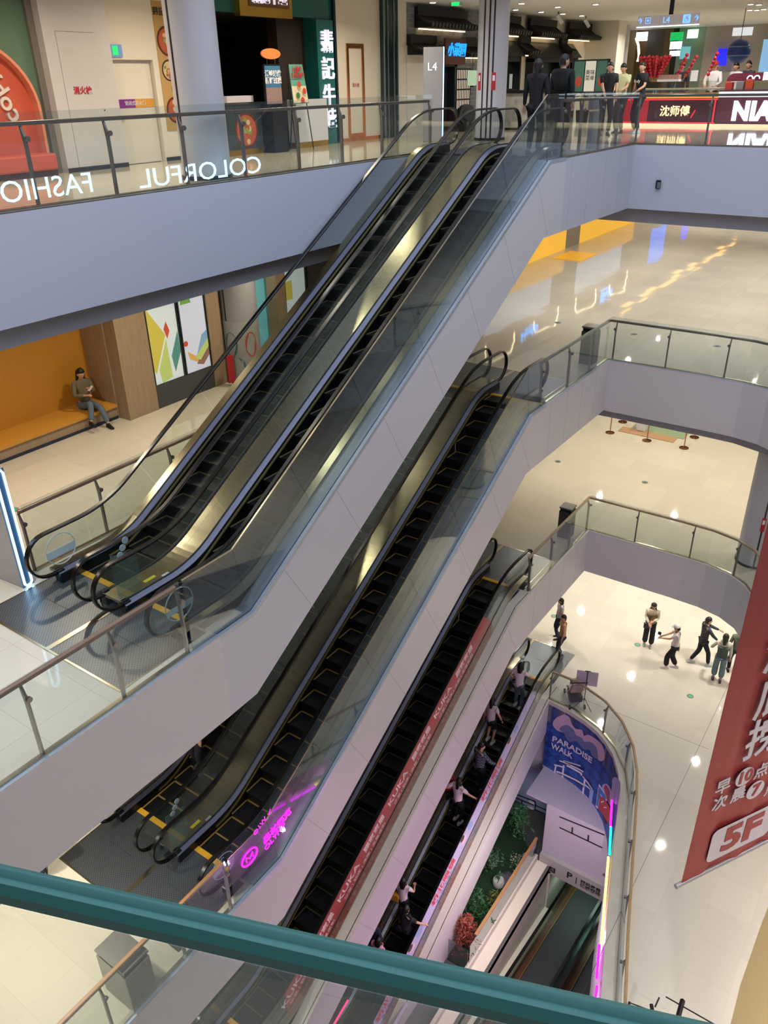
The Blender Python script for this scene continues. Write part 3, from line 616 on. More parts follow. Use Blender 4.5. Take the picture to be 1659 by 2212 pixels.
# stalls in the restaurant mouth
r = thing('menu_cabinet', 'low cabinet printed with a shrimp noodle bowl', 'cabinet', (-13.3, 13.9, 0))
b = MB(); b.box(-13.75, -13.3, 13.35, 14.4, .12, .98); b.build('body', mat('cabinet_dark', '2E3A3A', .4), r); b = MB(); b.box(-13.75, -13.32, 13.35, 14.4, 0, .12); b.build('plinth', M_goldm, r)
b = MB(); b.box(-13.8, -13.28, 13.3, 14.45, .98, 1.02); b.build('top', M_steel, r); dish(r, 13.9, .48, .36, -13.297, seed=9)
b = MB(); b.box(-13.7, -13.4, 13.5, 14.3, 1.02, 1.14); tag(b.build('menu_rack', mat('rack_white', 'C9C4CC', .5)), 'white tray of menus lying on the low cabinet', 'menu tray')
r = thing('menu_board', 'black stand with blue frog menu and orange top plate', 'menu stand', (-13.2, 14.6, 0))
b = MB(); b.box(-13.35, -13.05, 14.48, 14.95, 0, .92); b.build('lectern_body', M_dark, r)
b = MB(); b.box(-13.08, -13.04, 14.3, 14.85, .95, 1.72); b.build('menu_frame', M_dark, r); b = MB(); b.box(-13.04, -13.035, 14.33, 14.82, .97, 1.69, 0); b.box(-13.035, -13.033, 14.33, 14.82, .97, 1.28, 1); b.build('menu_sheet', [mat('blue_menu', '3B6F96', .5), mat('menu_food', 'A98C84', .6, noise=.6, nscale=30)], r)
txt('menu_lettering', '活蛙现做\n新鲜过瘾', .13, (-13.03, 14.575, 1.47), (0, 1, 0), (0, 0, 1), M_white, r, ext=.001, bold=.004)
b = MB(); b.tube([(-13.06, 14.45, 1.72), (-13.06, 14.45, 1.82)], .006, 6); b.tube([(-13.06, 14.7, 1.72), (-13.06, 14.7, 1.82)], .006, 6); b.build('rods', M_steel, r)
b = MB(); b.xprism([(14.575+.3*math.cos(a)*(1 if abs(math.cos(a)) > .1 else 1), 1.91+.1*math.sin(a)) for a in [2*PI*k/20 for k in range(20)]], -13.07, -13.04); b.build('top_plate', mat('orange_plate', 'E2743C', .4, em='E2743C', es=.35), r)
r = thing('menu_easel', 'leaning easel with green children menu board', 'easel', (-13.0, 15.4, 0))
b = MB(); b.tube([(-12.95, 15.1, 0), (-13.15, 15.15, 1.7)], .012, 6); b.tube([(-12.95, 15.7, 0), (-13.15, 15.65, 1.7)], .012, 6); b.tube([(-13.4, 15.4, 0), (-13.15, 15.4, 1.6)], .012, 6); b.build('frame', M_dark, r)
b = MB(); b.poly([(-12.99, 15.13, .95), (-12.99, 15.67, .95), (-13.09, 15.63, 1.72), (-13.09, 15.17, 1.72)], 0); b.poly([(-12.985, 15.15, .97), (-12.985, 15.65, .97), (-13.03, 15.64, 1.3), (-13.03, 15.16, 1.3)], 1)
for k, (y, z, c) in enumerate(((15.35, 1.33, 3), (15.3, 1.12, 2), (15.52, 1.2, 3), (15.45, 1.02, 3))): b.disc((-12.975, y, z), (1, 0, .13), .06, .004, 12, c)
b.build('board', [mat('green_menu', '5FA08A', .5), mat('cream_menu', 'DED2B0', .5), mat('leaf', '2E7A3C', .5), mat('tomato', 'C8402C', .5)], r)
txt('lettering', '儿童餐\n主题套餐', .12, (-13.04, 15.4, 1.56), (0, 1, 0), (-.13, 0, 1), M_red, r, ext=.001, bold=.003)
r = thing('reception_counter', 'white reception counter with gold foot beside the teal sign', 'counter', (-13.5, 16.1, 0))
b = MB(); b.box(-13.72, -13.45, 15.75, 16.9, .12, 1.02); b.build('body', mat('glossy_white', 'D8D8DC', .15), r, bevel=.01); b = MB(); b.box(-13.7, -13.47, 15.75, 16.9, 0, .12); b.build('plinth', M_goldm, r)
# wayfinding pillars with a looped light tube
def pillar(label, x, y, z, h, ang, letter, w_=.36):
    r = thing('wayfinding_pillar', label, 'wayfinding pillar', (x, y, z), ang)
    b = MB(); b.box(-w_, 0, -.09, .09, 0, h); b.build('body', mat('silver_pillar', 'A6A6AC', .35, .3), r, world=False, bevel=.01)
    b = MB(); lp = [(.02, -.06, .06), (.02, -.06, h-.06), (.02, -.03, h-.01), (.02, .03, h-.01), (.02, .06, h-.06), (.02, .06, .06), (.02, .03, .02), (.02, -.03, .02), (.02, -.06, .06)]
    b.tube(lp, .017, 8); b.build('light_tube', emis('cold_white_tube', 'A8DCFF', 6), r, world=False)
    b = MB(); b.box(0, .01, -.09, .09, 0, h); b.build('edge_plate', mat('blue_edge', '3C5A78', .4), r, world=False)
    if letter: t = txt('lettering', letter, .24, (-w_/2-.02, -.096, h-.42), (1, 0, 0), (0, 0, 1), mat('lit_label', 'FFFFFF', .5, em='DDE8FF', es=1.), r, ext=.003, world=False)
    return r
pillar('silver L4 wayfinding pillar with a lit tube edge', -11.5, 19.0, 0, 2.06, math.radians(34), 'L4', .46)
pillar('silver pillar with a glowing tube loop beside the lower escalator plate', -9.88, 4.95, L3, 1.85, math.radians(5), None, .6)

# ------------------------------------------------------------------ grey brick eatery frontage with tiled eaves
M_roof = mat('charcoal_roof_tile', '26282C', .5); M_rdark = mat('near_black_timber', '121417', .5)
def brick_mat():
    m = bpy.data.materials.new('grey_brick'); m.use_nodes = True; nt = m.node_tree; b = nt.nodes['Principled BSDF']; N = nt.nodes.new; L = nt.links.new
    tc = N('ShaderNodeTexCoord'); sp = N('ShaderNodeSeparateXYZ'); cb = N('ShaderNodeCombineXYZ'); L(tc.outputs['Object'], sp.inputs[0]); L(sp.outputs[1], cb.inputs[0]); L(sp.outputs[2], cb.inputs[1])
    br = N('ShaderNodeTexBrick'); br.inputs['Scale'].default_value = 2.2; br.inputs['Color1'].default_value = (*lin('5F6468'), 1); br.inputs['Color2'].default_value = (*lin('7C7E80'), 1); br.inputs['Mortar'].default_value = (*lin('9A9A96'), 1); br.inputs['Mortar Size'].default_value = .012
    L(cb.outputs[0], br.inputs[0]); L(br.outputs[0], b.inputs['Base Color']); b.inputs['Roughness'].default_value = .8; return m
b = MB(); b.box(XW-.4, XW, 20.9, 25.2, 0, 3.2, 0); b.box(XW, XW+.02, 20.9, 22.0, 0, 2.2, 1); b.box(XW-.4, XW-.05, 25.2, 33.4, 0, 3.2, 1); S('wall_left', b, [brick_mat(), M_wallw])
def eave(label, x, y0, y1, z, depth=.5, h=.34, light=True):
    r = thing('tiled_eave', label, 'roof eave', (x, (y0+y1)/2, z))
    b = MB(); b.yprism([(x, z), (x+depth, z), (x+depth, z+.05), (x, z+h)], y0, y1); b.box(x, x+.12, y0, y1, z+h, z+h+.2); b.build('eave_board', M_rdark, r)
    b = MB(); n = max(3, int((y1-y0)/.17))
    for k in range(n):
        y = y0+(k+.5)*(y1-y0)/n; b.tube([(x+.02, y, z+h), (x+depth*.6, y, z+h*.42), (x+depth+.05, y, z+.06)], .058, 8)
    b.build('roof_tiles', M_roof, r, True)
    if light: b = MB(); b.box(x+.06, x+.10, y0+.1, y1-.1, z-.03, z-.005); b.build('light_strip', emis('warm_strip', 'FFD9A0', 5), r)
    return r
eave('upper charcoal tiled eave with warm light on the grey brick wall', XW, 21.3, 24.0, 2.62, .5, .3); eave('unlit tiled eave low on the brick wall left of blue sign', XW, 20.92, 22.3, 1.98, .45, .28, False)
eave('short tiled eave right of the blue character sign', XW, 23.75, 25.1, 1.95, .35, .28)
for k, (ya, yb, z, lb) in enumerate(((25.6, 27.4, 2.58, 'tiled eave just right of the tall double column'), (27.45, 28.2, 2.05, 'lower tiled eave over the first pale wall panel'), (28.1, 30.2, 2.58, 'upper tiled eave in the middle of the dark frontage'), (30.7, 31.2, 2.1, 'tiled eave over the round arched doorway'), (31.3, 33.35, 2.58, 'tiled eave wrapping the white end pier'))): eave(lb, XW+.05, ya, yb, z)
for k, (ya, yb, lb) in enumerate(((25.6, 27.4, 'dark timber shop window bay behind the tall double column'), (28.3, 30.6, 'dark timber window bay with an orange plaque'), (31.3, 32.1, 'narrow dark arched doorway bay'))):
    r = thing('window_bay', lb, 'window bay', (XW, (ya+yb)/2, 0)); b = MB(); b.box(XW-.02, XW+.25, ya, ya+.09, 0, 1.95); b.box(XW-.02, XW+.25, yb-.09, yb, 0, 1.95); b.box(XW-.02, XW+.25, ya, yb, 1.85, 2.0); b.build('timber_frame', M_rdark, r)
    b = MB(); b.box(XW-.03, XW+.02, ya+.09, yb-.09, 0, 1.85, 0); b.build('dark_pane', mat('smoky_pane', '1E2326', .25), r)
    b = MB(); b.yprism([(XW, 2.0), (XW+.4, 2.0), (XW, 2.45)], ya, yb); b.build('small_roof', M_roof, r)
    if yb-ya > 1:
        for pa, pb in ((ya+.2, ya+.55), (yb-.35, yb-.15)): b = MB(); b.box(XW+.02, XW+.03, pa, pb, .8, 1.5); b.build('lit_panel', emis('pale_lit_panel', 'C9CCC8', .55), r)
        b = MB(); b.box(XW+.03, XW+.05, (ya+yb)/2-.2, (ya+yb)/2+.25, .95, 1.4); b.build('plaque', emis('amber_plaque', 'C08A3C', .7), r)
r = thing('character_sign', 'brown board with glowing blue Chinese characters', 'sign', (XW+.6, 22.9, 2.0)); b = MB(); b.box(XW+.3, XW+.36, 22.35, 23.5, 1.75, 2.4); b.build('board', mat('brown_board', '5A3528', .5), r)
txt('lettering', '小菜园', .34, (XW+.38, 22.95, 2.1), (0, 1, 0), (0, 0, 1), emis('blue_neon', '1E8CFF', 2.2), r, ext=.01, bold=.012, shear=.25)
r = thing('paper_lantern', 'pale green lantern hanging by the brick wall', 'lantern', (XW+.5, 23.7, 1.2)); b = MB(); b.lathe(XW+.5, 23.7, [(1.2, .10), (1.23, .14), (1.4, .155), (1.57, .14), (1.6, .10)], 16); b.build('shade', emis('lantern_paper', 'C8E0B8', .8), r, True)
b = MB(); b.tube([(XW+.5, 23.7, 1.6), (XW+.5, 23.7, 2.0)], .008, 6); b.cyl(XW+.5, 23.7, 1.16, 1.2, .05); b.build('cord', M_dark, r)
r = thing('lattice_window', 'lit lattice window in the grey brick wall', 'window', (XW, 24.0, 1.1)); b = MB(); b.box(XW, XW+.02, 23.6, 24.4, .55, 1.65); b.build('lit_pane', emis('lattice_glow', 'F0D8C0', 1.1), r)
b = MB()
for y in [23.6+.1*k for k in range(9)]: b.box(XW+.02, XW+.04, y-.012, y+.012, .55, 1.65)
for z in (.56, .83, 1.1, 1.37, 1.64): b.box(XW+.02, XW+.05, 23.58, 24.42, z-.02, z+.02)
b.build('lattice', M_rdark, r)
r = thing('stone_drum', 'dark round stone drum by the eatery doorway', 'stone drum', (XW+.6, 23.2, .3)); b = MB(); b.box(XW+.4, XW+.7, 22.95, 23.45, 0, .2); b.build('foot', M_roof, r); b = MB(); b.disc((XW+.6, 23.2, .45), (1, -.6, 0), .27, .18, 24); b.disc((XW+.66, 23.16, .45), (1, -.6, 0), .16, .14, 20); b.build('drum', mat('dark_stone', '303236', .6), r, True)
r = thing('eatery_doorway', 'dark arched timber doorway behind the L4 pillar', 'doorway', (XW+.05, 22.6, 0)); b = MB(); b.box(XW, XW+.3, 22.1, 22.35, 0, 1.9); b.box(XW, XW+.3, 23.0, 23.15, 0, 1.9); b.box(XW, XW+.3, 22.1, 23.15, 1.7, 2.0); b.build('frame', mat('blue_black_timber', '171D26', .45), r); b = MB(); b.box(XW+.01, XW+.05, 22.3, 23.05, 0, 1.75); b.build('panel', M_void, r)
r = thing('eatery_host_stand', 'black host stand with floral front panel', 'counter', (-11.6, 24.2, 0)); b = MB(); b.box(-12.3, -11.2, 24.0, 24.5, .06, .98); b.build('body', mat('floral_print', 'B9B4A8', .5, noise=.7, nscale=6), r); b = MB(); b.box(-12.75, -12.3, 24.0, 24.5, 0, 1.1); b.box(-12.35, -11.15, 23.95, 24.55, .98, 1.06); b.box(-12.3, -11.2, 24.0, 24.5, 0, .06); b.build('frame', M_dark, r)
r = thing('potted_plant', 'tall leafy plant behind the two people in black', 'plant', (-11.6, 28.2, 0)); b = MB(); b.cyl(-11.6, 28.2, 0, .4, .18, 16, r2=.22); b.build('pot', M_dark, r, True)
def leaves(b, cx, cy, cz, R, n, size, rnd, m=0, flat=1.):
    for k in range(n):
        d = Vector((rnd.gauss(0, 1), rnd.gauss(0, 1), rnd.gauss(0, 1)*flat)).normalized()*(R*rnd.random()**.5); p = Vector((cx, cy, cz))+Vector((d.x, d.y, d.z))
        a = Vector((rnd.gauss(0, 1), rnd.gauss(0, 1), rnd.gauss(0, .6))).normalized(); c_ = a.cross(Vector((rnd.gauss(0, 1), rnd.gauss(0, 1), rnd.gauss(0, 1)))).normalized(); s = size*(.6+.8*rnd.random())
        b.poly([p-a*s, p+c_*s*.28, p+a*s, p-c_*s*.28], m)
rnd = random.Random(3); b = MB(); leaves(b, -11.6, 28.2, 1.2, .55, 140, .1, rnd, 0, 1.3); b.build('foliage', mat('deep_green_leaf', '24492F', .6), r); b = MB(); b.tube([(-11.6, 28.2, .4), (-11.55, 28.15, 1.3)], .02, 6); b.build('stem', M_dkwood, r)
r = thing('menu_stand', 'freestanding three panel menu stand with green posters', 'menu stand', (-9.9, 24.6, 0)); b = MB(); b.box(-10.55, -9.45, 24.6, 24.64, .95, 1.8, 0); b.box(-10.55, -10.5, 24.58, 24.66, 0, 1.8); b.box(-9.5, -9.45, 24.58, 24.66, 0, 1.8); b.build('frame', M_dark, r)
for k, (xa, c) in enumerate(((-10.48, '35604F'), (-10.14, 'D6D2C4'), (-9.80, '35604F'))): b = MB(); b.box(xa, xa+.31, 24.59, 24.6, 1.0, 1.76, 0); b.ell((xa+.16, 24.588, 1.25), (.1, .006, .14), m=1) if k != 1 else None; b.build('poster', [mat('poster'+c, c, .5), mat('chili_dish', 'A03A2C', .5)], r)
txt('lettering', '美味\n菜单', .14, (-9.985, 24.585, 1.4), (1, 0, 0), (0, 0, 1), mat('dark_print', '2A211C', .6), r, ext=.001)
b = MB(); b.box(XW-.2, -12.6, 33.4, 34.2, 0, 3.2, 0); S('wall_left', b, [M_wallw])
# ceiling fittings
def downlight(p, n=3): pass
M_spot = emis('spot_white', 'FFF3E0', 7)
pts = [(503, 20, 860, 0, .1447)]; k = 0
for u, v in ((935, 3), (1114, 19), (1169, 24), (1216, 28), (1257, 32), (1205, 13), (1127, 5), (1287, 7), (1622, 7), (1640, 8), (1620, 20), (1635, 20), (1650, 18)):
    p = onZ(u, v, 3.2); 
    if p.y > 60: continue
    lb_ = ('small round white ceiling spotlight above the eatery frontage', 'ceiling spotlights by the eatery') if u < 1500 else ('small round ceiling spotlight in the cluster at the top right corner', 'ceiling spotlights in the right corner'); r = thing('ceiling_spotlight', lb_[0], 'ceiling light', (p.x, p.y, 3.2), group=lb_[1]); b = MB(); b.cyl(p.x, p.y, 3.17, 3.2, .10, 16); b.build('ring', M_white, r, True); b = MB(); b.cyl(p.x, p.y, 3.16, 3.172, .075, 16); b.build('lamp', M_spot, r)
r = thing('track_spotlight', 'white cylinder spotlight hanging near the eaves, left one', 'ceiling light', (-12.4, 27.5, 3.0), group=None); b = MB(); b.tube([(-12.4, 27.5, 3.2), (-12.4, 27.5, 3.08)], .015, 6); b.build('stem', M_dark, r); b = MB(); b.tube([(-12.42, 27.45, 3.1), (-12.3, 27.6, 2.88)], .06, 12); b.build('housing', M_white, r, True)
c = copy_tree(r); c.location = (-12.6, 30.2, 3.0); c['label'] = 'white cylinder spotlight hanging near the eaves, right one'
r = thing('exit_sign', 'green exit sign hanging above the brick frontage', 'sign', (-11.6, 22, 3.0)); p = onY(985, 6, 22); b = MB(); b.box(p.x-.2, p.x+.2, 21.98, 22.02, p.z-.1, 3.2); b.build('housing', glass('clear_sign_plate', (.8, .85, .85), 1), r); b = MB(); b.box(p.x-.12, p.x+.12, 21.96, 21.975, p.z-.07, p.z+.09); b.build('pictogram', emis('exit_green', '20E070', 1.4), r)
# hanging direction board
r = thing('direction_sign', 'hanging lit L4 direction board with arrows', 'sign', (-7.1, 22, 2.5)); b = MB(); b.box(-7.85, -6.40, 22, 22.03, 2.40, 2.62); b.build('board', mat('pale_sign_board', 'A9A09A', .3, em='A9A09A', es=.35), r)
b = MB(); b.box(-7.86, -6.39, 21.99, 22.04, 2.38, 2.40); b.build('light_bar', emis('sign_bar', 'D8ECFF', 3), r)
b = MB(); b.box(-7.12, -7.02, 22.0, 22.03, 2.62, 3.2); b.build('hanger', M_dark, r)
txt('lettering', '↑ ▣      L4      ♿ ↑', .17, (-7.12, 21.99, 2.51), (1, 0, 0), (0, 0, 1), emis('sign_blue', '6FA8FF', 2), r, ext=.002)
# ------------------------------------------------------------------ food kiosk row on the topmost visible floor
YK = 27.0
r = thing('candied_fruit_kiosk', 'red lit kiosk selling candied fruit skewers under glass', 'kiosk', (-8.4, YK, 0))
b = MB(); b.box(-9.8, -6.98, YK, YK+1.0, .08, .76, 0); b.box(-9.8, -6.98, YK-.004, YK, .09, .12, 1); b.box(-9.8, -6.98, YK-.004, YK, .71, .745, 1); b.box(-7.06, -7.02, YK-.004, YK, .1, .74, 1); b.box(-9.8, -9.0, YK-.003, YK, .09, .74, 2)
b.box(-9.8, -6.98, YK+.02, YK+1, 0, .08, 3); b.build('counter_front', [mat('maroon_board', '4E1420', .25), emis('red_tube', 'FF2038', 2.2), mat('red_board', 'B01824', .3, em='B01824', es=.5), emis('warm_foot_light', 'FFE0B0', 1.6)], r)
b = MB(); b.box(-9.5, -6.98, YK+.0, YK+1, .76, .80, 0); b.box(-9.4, -7.05, YK+.1, YK+.5, .80, .90, 1); b.box(-9.5, -6.98, YK+.05, YK+.9, .98, 1.02, 2); b.build('display_deck', [mat('amber_light_board', 'D99A30', .4, em='E8A030', es=.9), mat('skewer_tray', 'C88A2A', .5, em='C8821E', es=.5, noise=.8, nscale=14), mat('pale_shelf', 'C8BFA8', .3, em='B8AE8E', es=.3)], r)
b = MB(); b.box(-9.5, -6.98, YK+.0, YK+.012, .80, 1.2); b.box(-9.5, -6.98, YK+.0, YK+.9, 1.19, 1.2); b.build('glass_case', M_glassE, r)
txt('glowing_lettering', '沈师傅', .30, (-8.18, YK-.012, .40), (1, 0, 0), (0, 0, 1), emis('warm_neon', 'FFD890', 3.5), r, ext=.006, bold=.004); b = MB(); b.tube([(-7.68, YK-.012, .24), (-7.58, YK-.012, .44)], .016, 6); b.build('neon_pepper', emis('red_tube', 'FF2038', 2.2), r)
M_candy = mat('candied_red_fruit', 'B01E2C', .15)
def skewer(p0, p1, n, lab, grp=None):
    r = thing('fruit_skewer', lab, 'fruit skewer', p0, group=grp); b = MB(); b.tube([p0, p1], .008, 5); b.build('stick', mat('bamboo', 'C8A870', .6), r)
    P, Q = Vector(p0), Vector(p1)
    b = MB()
    for k in range(n): q = P.lerp(Q, .25+.75*k/(n-1)); b.ell(tuple(q), (.055, .055, .055), 10, 6)
    b.build('fruit', M_candy, r, True)
skewer((-8.40, YK+.3, 1.2), (-8.14, YK+.3, 1.88), 6, 'giant red candied fruit skewer, left one of three'); skewer((-8.17, YK+.3, 1.2), (-7.86, YK+.3, 1.82), 6, 'giant red candied fruit skewer, middle one of three'); skewer((-7.50, YK+.3, 1.2), (-7.28, YK+.3, 1.88), 6, 'giant red candied fruit skewer, right one of three')
rnd = random.Random(5)
for k in range(11):
    a = -1+2*k/10; skewer((-9.05+a*.08, YK+.35+.05*(k % 3), 1.2), (-9.07+a*.42, YK+.35+.1*(k % 3-1), 1.78+.08*rnd.random()), 7, 'candied fruit skewer in the dense red bundle on the kiosk', 'red skewers in the bundle')
r = thing('skewer_tray', 'white tray of snacks standing on the red kiosk', 'tray', (-8.5, YK+.3, 1.2)); b = MB(); b.box(-8.86, -8.22, YK+.1, YK+.4, 1.2, 1.26, 0); b.build('tray', M_white, r); b = MB(); b.box(-8.84, -8.24, YK+.12, YK+.38, 1.26, 1.38, 0); b.build('snacks', mat('pink_snacks', 'C89A90', .5, noise=.6, nscale=20), r)
tag(MB().box(-7.95, -7.75, YK+.3, YK+.33, 1.2, 1.48).build('price_card', M_white), 'blank white price card propped on the kiosk top', 'card')
# NIAN kiosk
r = thing('dessert_kiosk', 'maroon kiosk with big lit letters NIAN', 'kiosk', (-4.8, YK, 0))
b = MB(); b.box(-6.97, -1.5, YK+.0, YK+1.1, .08, .78, 0); b.box(-6.97, -1.5, YK+.02, YK+1, 0, .08, 1); b.box(-6.97, -1.5, YK-.02, YK+1.1, .78, .92, 2); b.box(-6.97, -1.5, YK-.03, YK+1.1, .92, .96, 0); b.build('counter', [mat('plum_board', '6E2A3E', .3), emis('warm_foot_light', 'FFE0B0', 1.6), emis('white_light_band', 'EAF0FF', 2.2)], r)
txt('lit_lettering', 'NIAN', .66, (-5.74, YK-.03, .40), (1, 0, 0), (0, 0, 1), emis('white_letter_light', 'DDEBFF', 4), r, ext=.02, bold=.035, sx=.92, space=1.06)
b = MB(); b.box(-6.9, -1.5, YK+.25, YK+.95, .96, 1.16); b.build('glass_case', M_glassE, r)
rb = [(-6.95+.2-.2*math.cos(a), 1.18+.2*math.sin(a)) for a in [PI/2*k/6 for k in range(7)]]+[(-1.5, 1.38), (-1.5, 1.18)]
b = MB(); b.yprism(rb, YK+.5, YK+.62); b.build('head_board', mat('plum_board', '6E2A3E', .3), r); txt('board_lettering', '⌒⌒ 囸 老街油茶', .22, (-5.6, YK+.485, 1.28), (1, 0, 0), (0, 0, 1), emis('white_letter_light', 'DDEBFF', 4), r, ext=.004, bold=.006)
for x, h_, c, lb in ((-6.75, .2, 'C23A2E', 'orange red cup dispenser at the left end of the plum kiosk'), (-6.45, .22, '8A8A90', 'grey till standing on the plum kiosk'), (-6.2, .26, 'D2502E', 'orange box standing on the plum kiosk')): tag(MB().box(x-.1, x+.1, YK+.05, YK+.22, .96, .96+h_).build('counter_item', mat('item'+c, c, .5), bevel=.01), lb, 'counter item')
r = thing('striped_ball', 'big blue ball with pale stripes hanging beyond the kiosks', 'ball', (-6.7, 27.0, 1.72)); b = MB(); b.ell((-7.6, 31, 2.0), (.36, .36, .36), 24, 16); 
o = b.build('ball', mat('ball_blue', '2E4E96', .4), r, True)
b = MB()
for z, q in ((-.13, .345), (.12, .352)): b.cyl(-7.6, 31, 2.0+z, 2.03+z, q)
b.build('stripe', mat('ball_stripe', '8FA6C8', .4), r, True); b = MB(); b.tube([(-7.6, 31, 2.3), (-7.6, 31, 3.2)], .01, 6); b.build('cord', M_dark, r)
# distant shops beyond the kiosks
def far(name, label, cat, u0, v0, u1, v1, y, m, parts=None, th=.06):
    a = onY(u0, v0, y); c = onY(u1, v1, y); r = thing(name, label, cat, ((a.x+c.x)/2, y, c.z)); b = MB(); b.box(a.x, c.x, y, y+th, c.z, a.z); b.build('panel', m, r); return r, a, c
YF = 41.
b = MB()
def fw(u0, u1, c): a = onY(u0, 100, YF); d_ = onY(u1, 100, YF); b.box(a.x, d_.x, YF+.1, YF+.3, 0, 3.6, c)
fw(1372, 1395, 0); fw(1395, 1432, 1); fw(1432, 1450, 0); fw(1450, 1462, 2); fw(1462, 1520, 3); fw(1520, 1560, 4); fw(1560, 1700, 4); b.box(-40, onY(1372, 100, YF).x, YF+.1, YF+.3, 0, 3.6, 5); b.box(onY(1700, 100, YF).x, 14, YF+.1, YF+.3, 0, 3.6, 4)
S('wall_front', b, [mat('far_brown', '6A5032', .6), mat('far_grey', '4A4640', .6), mat('far_black', '101214', .5), mat('far_sage', '7C8874', .6), mat('far_beige', 'A99C88', .6), mat('far_tan', '9A8A6A', .6)])
far('shop_sign', 'glowing white character sign beside the pale far column', 'sign', 1375, 70, 1397, 88, 40.6, emis('sign_white', 'F4F4FF', 3)); far('shop_sign', 'bright green shop sign above the kiosk skewers', 'sign', 1449, 70, 1474, 87, 40.6, emis('sign_green', '18C060', 1.1))
far('menu_screen', 'glowing white menu screen under the green sign', 'screen', 1448, 90, 1471, 106, 40.6, emis('sign_white2', 'D8E4F8', 1.6)); far('menu_screen', 'lower glowing menu screen under the green sign', 'screen', 1447, 110, 1468, 121, 40.6, emis('sign_white2', 'D8E4F8', 1.6))
far('menu_screen', 'tilted teal screen right of the menu screens', 'screen', 1471, 101, 1488, 127, 40.6, emis('sign_teal', '7CC8C8', .9)); far('shop_sign', 'small glowing white and green lettering sign', 'sign', 1486, 64, 1506, 82, 40.6, emis('sign_mint', 'C8FFE0', 2.5))
far('display_screen', 'saturated blue screen beyond the kiosks', 'screen', 1552, 105, 1567, 141, 40.6, emis('screen_blue', '1418FF', 2.4)); far('lit_shelf', 'lit white shelf left of the farthest column', 'shelf', 1584, 60, 1624, 76, 40.6, emis('shelf_light', 'E8ECE8', 1.0))
far('shop_lights', 'cluster of bluish shop lights at the right edge', 'shop light', 1650, 85, 1659, 155, 40.6, emis('shop_cool', '8FC0E8', 1.0))
r = thing('ring_lamp', 'warm glowing ring beyond the white end pier', 'lamp', (-15, 38, 2)); c0 = onY(1305, 118, 38.); b = MB(); b.tube([(c0.x+.42*math.cos(a), 38, c0.z+.42*math.sin(a)) for a in [2*PI*k/32 for k in range(33)]], .035, 6); b.build('ring', emis('warm_strip', 'FFD9A0', 5), r)
r = thing('arch_light', 'curved warm light strip beside the far white sign', 'lamp', (-14, 38, 1)); b = MB(); b.tube([tuple(onY(u, v, 38.)) for u, v in ((1374, 82), (1379, 98), (1380, 115), (1377, 133))], .05, 6); b.build('strip', emis('warm_strip', 'FFD9A0', 5), r)

# ------------------------------------------------------------------ bench niche and shop windows of the corridor one floor down
M_oak = wood('oak_slat_panel', 'A8937A', '957F66', 2, 6, .5); M_yelp = mat('mustard_yellow_paint', 'C08628', .6); M_mat = mat('grey_plinth', '45474A', .6)
b = MB(); b.box(XW-1.4, XW-1.1, -8, 10.05, L3, L3+3.65, 1); b.box(XW-1.1, XW, 10.04, 10.84, L3, L3+3.65, 0); b.box(XW-1.1, XW-.35, 10.0, 10.04, L3, L3+3.65, 0)
b.box(XW-.3, XW-.02, 10.84, 12.68, L3, L3+.52, 2); b.box(XW-.3, XW, 12.60, 13.0, L3, L3+3.65, 0); b.box(XW-.3, XW, 14.95, 15.3, L3, L3+3.65, 0); b.box(XW-.3, XW-.02, 15.3, 16.2, L3, L3+.52, 2); b.box(XW-.3, XW, 16.2, 19, L3, L3+3.65, 3)
b.yprism([(XW-1.1, L3+3.65), (XW-.3, L3+3.65), (XW-1.1, L3+3.2)], 7.5, 9.3, 0)
S('wall_left', b, [M_oak, M_yelp, M_mat, M_dkwood])
r = thing('bench', 'long yellow topped bench with oak slat front in a niche', 'bench', (-14.5, 6, L3)); b = MB(); b.box(XW-1.1, -14.12, 1, 10.0, L3+.26, L3+.32); b.build('seat', mat('yellow_orange_seat', 'CC933A', .5), r); b = MB(); b.box(XW-1.1, -14.16, 1, 10.0, L3+.06, L3+.26); b.build('front_panel', M_oak, r); b = MB(); b.box(XW-1.1, -14.14, 1, 10.0, L3, L3+.06); b.build('kick_strip', mat('navy_strip', '232B40', .4), r)
def lit_pane(name, y0, y1, z0, z1, shapes, label, base='C9D6DA'):
    r = thing(name, label, 'window', (XW-.05, (y0+y1)/2, z0)); b = MB(); b.box(XW-.08, XW-.05, y0, y1, z0, z1); b.build('pane', mat('lit_film'+base, base, .4, em=base, es=.42), r)
    b = MB()
    for y in (y0, y1): b.box(XW-.09, XW-.03, y-.02, y+.02, z0-.03, z1)
    b.box(XW-.09, XW-.03, y0, y1, z0-.04, z0); b.build('frame', mat('dark_green_frame', '1C2A2A', .4), r)
    cols = {'y': 'C9BE52', 'g': '6FA84A', 'r': 'C8503A', 't': '4F8F8A', 'b': '7FA8D0', 'l': 'B8CE7A', 'w': 'DDE4EA', 'o': 'D8A860', 'n': '8A6A5A'}
    for k, (c, P) in enumerate(shapes):
        b = MB(); 
        if c[0] == 'O': c = c[1]; cy, cz, rr = P; P = [(cy+rr*math.cos(a), cz+rr*(y1-y0)/(z1-z0)*math.sin(a)) for a in [2*PI*q/20 for q in range(20)]]
        b.xprism([(y0+(y1-y0)*p[0], z0+(z1-z0)*p[1]) if max(p) <= 1.01 and min(p) >= -.01 else p for p in P], XW-.05, XW-.046+.0006*k); b.build('film_shape', mat('film_'+c, cols[c], .5, em=cols[c], es=.25), r)
    return r
z0, z1 = L3+.53, L3+3.65
